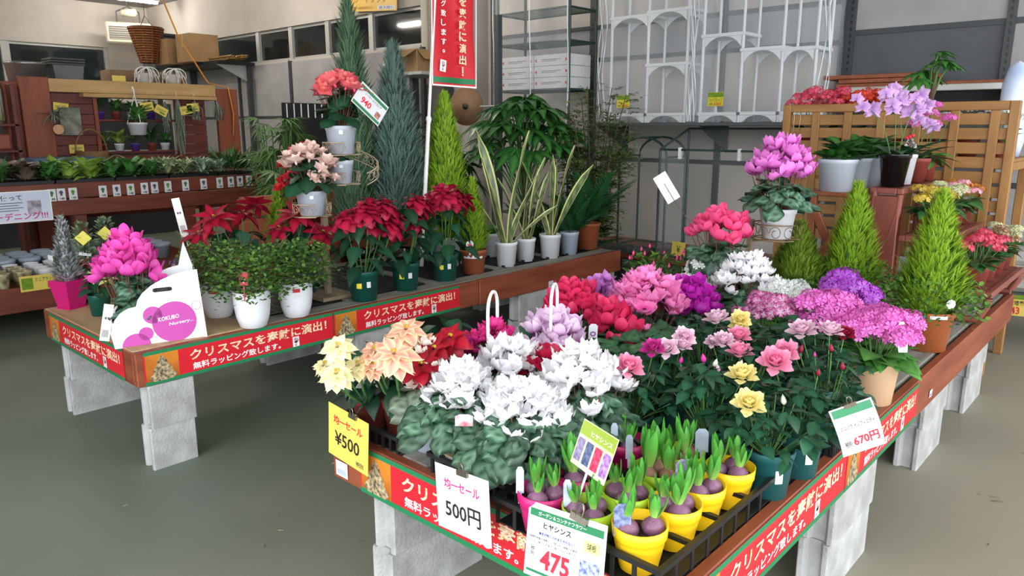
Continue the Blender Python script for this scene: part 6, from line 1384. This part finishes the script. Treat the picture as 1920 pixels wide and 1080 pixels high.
# goods on top of the display
M_zinc = mat('galvanised_metal', '#7a7c7c', '#b4b4b0', .3, metal=.7, noise=2); M_stone = mat('dark_stone_planter', '#6c7072', '#5c6062', .7, noise=10)
solo('metal_tub', MB().lathe([(0, 0), (.24, 0), (.27, .28), (.285, .29), (.285, .33), (.26, .33), (.25, .2), (0, .2)], 24), M_zinc, 'galvanised round tub on top of the display', 'planter', None, T(X0-.45, 2.51, 1.871) @ SC(.68), True)
def square_planter(label, M, s=1.0, m=M_stone):
    t = thing('square_planter', label, 'planter', M, 'stacked square planters'); part('body', MB().add(frustum(.17*s, .21*s, 0, .31*s), FQ), m, t, None, False)
    for k in range(3): part('rim', MB().cbox(-.225*s, .225*s, -.225*s, .225*s, (.29+.035*k)*s, (.318+.035*k)*s), mat('charcoal_rim', '#3f4446', rough=.6), t, None, False)
square_planter('stack of grey square planters on top of the display', T(X0-.45, 2.87, 1.871), .72)
solo('flat_carton', MB().cbox(-.15, .15, -.42, .42, 0, .2), mat('brown_carton', '#8a6f50', '#7c6246', .7, noise=5), 'long brown carton on top of the display', 'box', None, T(X0-.6, 3.75, 1.871))
for i, y in enumerate((3.62, 3.93)):
    p = thing('wire_planter', ['white wire planter on top of the display beside the carton', 'white wire planter on top of the display near its end'][i], 'planter', T(X0-.25, y, 1.871), 'white wire planters'); mb = MB()
    for k in range(6): mb.tube([(.13*math.cos(k)*math.cos(j*.3), .13*math.cos(j*.3-.2)*math.sin(k)+.02, .12+.11*math.sin(j*.33)) for j in range(16)], .006, 4)
    part('wire_hoops', mb, M_white, p); part('bowl', MB().lathe([(0, 0), (.06, .0), (.1, .16), (.09, .16), (0, .05)], 12), mat('pale_liner', '#b8b4ac'), p)
solo('folded_card', MB().box(-.002, .002, -.07, .07, 0, .12).box(.0, .09, -.07, .07, 0, .003), M_yellow, 'folded yellow card standing on the display top', 'card', None, T(X0-.2, 3.32, 1.871))
# extension cord
solo('extension_cord', MB().tube([(-9.3, 3.85, ZC), (-9.2, 3.95, 3.2), (-9.0, 4.1, 2.5), (-8.75, 4.3, 1.95), (-8.55, 4.44, 1.9), (-8.53, 4.47, 1.6), (-8.54, 4.46, 1.35)], .009, 6), mat('orange_cord', '#d8902a'), 'orange extension cord hanging from the ceiling to the display post', 'cord', smooth=True)
# left end: bagged goods on a side shelf
t = thing('side_shelf', 'dark side shelf with bagged goods beside the display post', 'shelf', T(X0, 1.5, 0)); 
for z in (1.2, 1.45): part('board', MB().cbox(-.3, .1, 0, .74, z, z+.025), M_redp, t, None, False)
part('side_panel', MB().cbox(-.3, .1, .70, .739, 0, 1.85), M_redp, t, None, False); part('side_panel', MB().cbox(-.3, .1, -.04, 0, 0, 1.85), M_redp, t, None, False)
solo('seed_bag', MB().cbox(-.04, .04, -.14, .14, 0, .36, .03), mat('clear_seed_bag', '#a8aaa8', '#6a6238', .4, noise=10), 'pale plastic bag with a plant picture on the side shelf', 'bag', None, T(X0+.04, 2.0, 1.476)); 
for i in range(3): solo('small_packet', MB().cbox(-.04, .04, -.06, .06, 0, .15, .015), mat('packet_%d' % i, ('#7a3a58', '#9aa0a8', '#8a4838')[i]), ['plum', 'silver', 'rust'][i]+' coloured small packet on the side shelf', 'packet', 'packets on the side shelf', T(X0+.04, 1.78+i*.16, 1.226))
# ---------------------------------------------------------------- far corner: high shelf, heater, basket
YS = 6.5
zs = 2.50
s = thing('high_shelf', 'black high shelf with cartons in the far corner', 'shelf', T(0, 0, 0)); part('board', MB().cbox(-15.8, -11.95, 6.05, 6.72, zs-.05, zs), M_black, s, None, False)
for x in (-15.7, -14.2, -12.1): part('post', MB().box(x, x+.07, 6.62, 6.7, 0, zs-.05), M_dark, s, None, False); part('bracket', MB().add([(x, 6.62, zs-.05), (x, 6.1, zs-.05), (x, 6.62, zs-.3), (x+.03, 6.62, zs-.05), (x+.03, 6.1, zs-.05), (x+.03, 6.62, zs-.3)], [(0, 1, 2), (5, 4, 3), (0, 3, 4, 1), (1, 4, 5, 2), (2, 5, 3, 0)]), M_alu, s, None, False)
M_kraft = mat('kraft_carton', '#a5835a', '#967550', .7, noise=4)
def carton(label, x, w, y, d, z, h, rz=0, m=M_kraft, flap=False):
    t = thing('carton', label, 'box', T(x, y, z) @ RZ(rz), 'brown cartons'); part('box', MB().cbox(-w/2, w/2, -d/2, d/2, 0, h), m, t, None, False); part('tape', MB().box(-.03, .03, -d/2-.002, d/2+.002, h*.55, h+.002), mat('brown_tape', '#b89a70', rough=.3), t, None, False)
    if flap:
        part('flap', MB().box(-w/2, w/2, -.22, 0, -.004, 0), m, t, T(0, -d/2, h) @ RX(.5), False); part('flap', MB().box(0, .2, -d/2, d/2, -.004, 0), m, t, T(w/2, 0, h) @ RY(.7), False)
    return t
carton('kraft carton at the front of the high shelf', ony(330, 115, 6.1).x, .5, 6.1, .5, zs+.001, .42); carton('kraft carton on the high shelf beside the first one', ony(370, 112, 6.1).x, .5, 6.12, .5, zs+.001, .45)
t = thing('cane_bundle', 'bundle of brown canes lying along the high shelf edge', 'canes', T(-12.3, 6.28, zs)); g = rnd(2)
for k in range(14): part('cane', MB().tube([(-.75+g.uniform(-.1, .1), g.uniform(-.12, .12), .025+.015*(k % 5)), (.65+g.uniform(-.15, .15), g.uniform(-.12, .12), .025+.015*(k % 4))], .016, 5), mat('bamboo_cane', '#8a6a3a', '#a08048', .6, noise=6), t)
square_planter('stack of grey square planters beside the wicker basket', T(-14.5, 6.3, zs+.001), 1.55)
M_wick = mat('brown_wicker', '#a0622f', '#6e3c1a', .6, noise=40); t = thing('wicker_basket', 'tall tapering wicker hanging basket in the far corner', 'basket', T(-13.7, 5.7, 2.52) @ SC(.8, .8, .75)); mb = MB()
for i in range(15): mb.tube([((.17+.013*i)*math.cos(a*.5236), (.17+.013*i)*math.sin(a*.5236), .03+i*.052) for a in range(13)], .02, 5)
part('weave', mb, M_wick, t); part('body', MB().lathe([(0, 0), (.155, 0), (.34, .8), (.32, .8), (.15, .05), (0, .05)], 16), mat('dark_wicker', '#4a2a16'), t)
for a in range(10): part('stake', MB().tube([(.17*math.cos(a*.628), .17*math.sin(a*.628), 0), (.35*math.cos(a*.628), .35*math.sin(a*.628), .8)], .012, 4), M_wick, t)
part('hanger', MB().tube([(.33, 0, .8), (0, 0, 1.05), (-.33, 0, .8)], .008, 4).tube([(0, 0, 1.05), (0, 0, 1.79)], .006, 4), M_dark, t)
hq = onx(243, 62, -15.9); t = thing('wall_heater', 'cream electric wall heater hung in the far corner', 'heater', frame(hq, (.35, .93, 0), (0, 0, 1))); part('casing', MB().cbox(-.42, .42, -.2, .2, -.12, 0, .03), mat('cream_enamel', '#c8c0aa', rough=.45), t, None, False); part('grille', MB().box(-.36, .36, -.13, .13, .001, .004), mat('dark_grille', '#5f5a50', rough=.6), t, None, False)
for k in range(7): part('grille_bar', MB().box(-.36, .36, -.12+k*.04, -.112+k*.04, .004, .012), M_alu, t, None, False)
part('bracket', MB().tube([(-.2, .2, -.06), (-.2, .4, -.06), (0, .5, -.06), (0, .9, -.06)], .015, 5).tube([(.2, .2, -.06), (.2, .4, -.06), (0, .5, -.06)], .015, 5), M_dark, t); part('camera_pod', MB().lathe([(0, -.16), (.07, -.16), (.08, .1), (0, .13)], 12, T(.05, .38, 0) @ RY(1.3)), mat('cream_enamel', '#c8c0aa', rough=.45), t)
# carton shelf near the pipe, reel, yellow ceiling sign
q = ony(782, 138, 6.35); s = thing('carton_shelf', 'short steel shelf with an open carton near the pipe', 'shelf', T(0, 0, 0)); part('board', MB().cbox(-7.72, -6.95, 6.05, 6.62, q.z-.04, q.z), M_alu, s, None, False); part('post', MB().box(-7.05, -6.98, 6.5, 6.6, 0, q.z-.04), M_dark, s, None, False); part('post', MB().box(-7.7, -7.63, 6.5, 6.6, 0, q.z-.04), M_dark, s, None, False)
carton('open kraft carton with raised flaps on the short shelf', -7.33, .42, 6.32, .36, q.z+.001, .27, 0, M_kraft, True)
solo('clear_bag', MB().lathe([(0, 0), (.13, 0), (.15, .1), (.1, .2), (0, .24)], 12), mat('clear_bag_film', '#c8ccd0', rough=.2, alpha=.6, bump=1, bscale=14), 'crumpled clear bag beside the open carton', 'bag', None, T(-7.63, 6.2, q.z+.001), True)
rq = ony(874, 200, 5.75); t = thing('cable_reel', 'brown cardboard reel on a rod behind the tall goldcrest', 'reel', T(rq)); part('disc', MB().lathe([(0, -.012), (.2, -.012), (.2, .012), (0, .012)], 28, RX(math.pi/2) @ RY(.3)), mat('reel_card', '#8c6a4c', '#7c5c40', .7, noise=5), t); part('hub', MB().lathe([(0, -.03), (.03, -.03), (.03, .03), (0, .03)], 14, RX(math.pi/2) @ RY(.3)), M_black, t); part('rod', MB().tube([(-.1, .05, 0), (.42, .05, 0)], .012, 6), M_alu, t); part('stand_post', MB().box(.40, .46, .02, .08, -rq.z, .9), M_dark, t, None, False)
q1, q2, q3 = ony(657, -30, 6.9), ony(745, -36, 6.9), ony(657, 22, 6.9); c, cw, ch = card3('hanging_sign', q1, q2, q3, mat('yellow_sign_film', '#e8c040', '#e0b030', .4, noise=3), 'yellow and orange sign on the wall above the windows', 'sign')
text('フードフラワー', mat('orange_ink', '#a8702a'), c, 0, -ch*.08, cw*.8, ch*.25, 'CENTER', .02); rect('white_box', cw*.28, -ch*.38, cw*.36, ch*.14, M_paper, c); text('最大値引', M_ink, c, cw*.28, -ch*.38, cw*.3, ch*.1, 'CENTER'); text('購入品限定価格', mat('orange_ink', '#a8702a'), c, -cw*.22, -ch*.38, cw*.42, ch*.1, 'CENTER', .02)
# storeroom cartons behind the panes
for i, (x, z, w_, c_) in enumerate(((-12.6, 2.5, .6, '#8a8c50'), (-11.9, 2.5, .7, '#9c7a58'), (-11.1, 2.5, .5, '#a87050'), (-10.4, 2.55, .7, '#88603f'), (-9.5, 2.5, .8, '#a08a70'), (-8.6, 2.5, .6, '#9a6a50'))):
    solo('stored_carton', MB().cbox(-w_/2, w_/2, 0, .4, 0, .42), mat('stored_carton_%d' % i, c_, rough=.7), ['olive', 'tan', 'rust', 'brown', 'beige', 'russet'][i]+' carton behind the window panes', 'box', 'cartons in the storeroom', T(x, YB+.45, z-.1))
solo('storeroom_shelf', MB().box(-13.8, -8, YB+.4, YB+.95, 2.34, 2.4).box(-13.8, -13.7, YB+.4, YB+.9, 0, 2.34).box(-8.1, -8, YB+.4, YB+.9, 0, 2.34), M_dark, 'dark shelf in the storeroom behind the panes', 'shelf')
# leafy plants between the seedling bench and the begonias
def bamboo_palm(label, p, seed, h, n=30, z=0, L=.22):
    t = potted('potted_bamboo_palm', label, 'potted plant', p, 'bamboo palms', 0, z); g = rnd(seed); pot(t, .15, .28, P_black); lines = []
    me = shared('leaf:fingers', mat('bamboo_palm_leaf', '#2a5528', '#6a9448', .45, attr=True, rnd=.3, trans=.15), lambda: (lambda mb: [mb.add(p_.v, p_.f, p_.t, RZ((k-2.5)*.42) @ SC(1-.07*abs(k-2.5))) for k in range(6) for p_ in [blade(point(.075, .6), 4, 1, .35, .1, 0, 3, 'mid')]] and mb)(MB()))
    for i in range(n):
        a = i*2.4; f_ = g.random(); q = Vector((.28*math.sqrt(f_)*math.cos(a), .28*math.sqrt(f_)*math.sin(a), .28+h*g.uniform(.45, 1)-.1*f_)); put('leaf', me, t, leafM(q, a+g.uniform(-.4, .4), g.uniform(-.5, .4), L*g.uniform(.8, 1.15), g.uniform(-.4, .4))); lines.append(((q.x*.2, q.y*.2, .25), q, (0, 0, 0)))
    part('canes', stems_mesh(lines, .006, 5), G_stem, t)
bamboo_palm('pale green bamboo palm beside the display post', (-6.4, 3.78), 1, 1.3, 60); bamboo_palm('dense bamboo palm behind the small goldcrest', (-5.85, 3.55), 2, 1.05, 40); bamboo_palm('low bamboo palm at the end of the seedling bench', (-6.05, 3.95), 3, .95, 34)
t = thing('garden_trellis', 'black panel with upright white wires behind the bamboo palm', 'trellis', T(-7.9, 4.75, 0)); part('backing', MB().box(-.02, 0, 0, .95, 0, 1.72), M_black, t, None, False)
for k in range(10): part('wire', MB().tube([(.01, .05+k*.095, 1.55), (.01, .05+k*.095, 1.71)], .009, 5), M_white, t)

# straws and leaf crumbs on the floor
g = rnd(77); mb = MB()
for k in range(46):
    x, y = g.uniform(-.5, .6), g.uniform(1.6, 5.2); a = g.random()*6.3; L = g.uniform(.01, .05)
    mb.tube([(x, y, .003), (x+L*math.cos(a), y+L*math.sin(a), .004)], .0018, 4)
for k in range(14):
    x, y = g.uniform(-2.9, -2.0), g.uniform(.9, 2.6); a = g.random()*6.3; mb.tube([(x, y, .003), (x+.02*math.cos(a), y+.02*math.sin(a), .004)], .002, 4)
o = solo('floor_litter', mb, mat('dry_straw', '#a89a70', '#4a4a30', .8, noise=3), 'scattered dry straws and leaf crumbs on the concrete floor', 'litter'); o['kind'] = 'stuff'
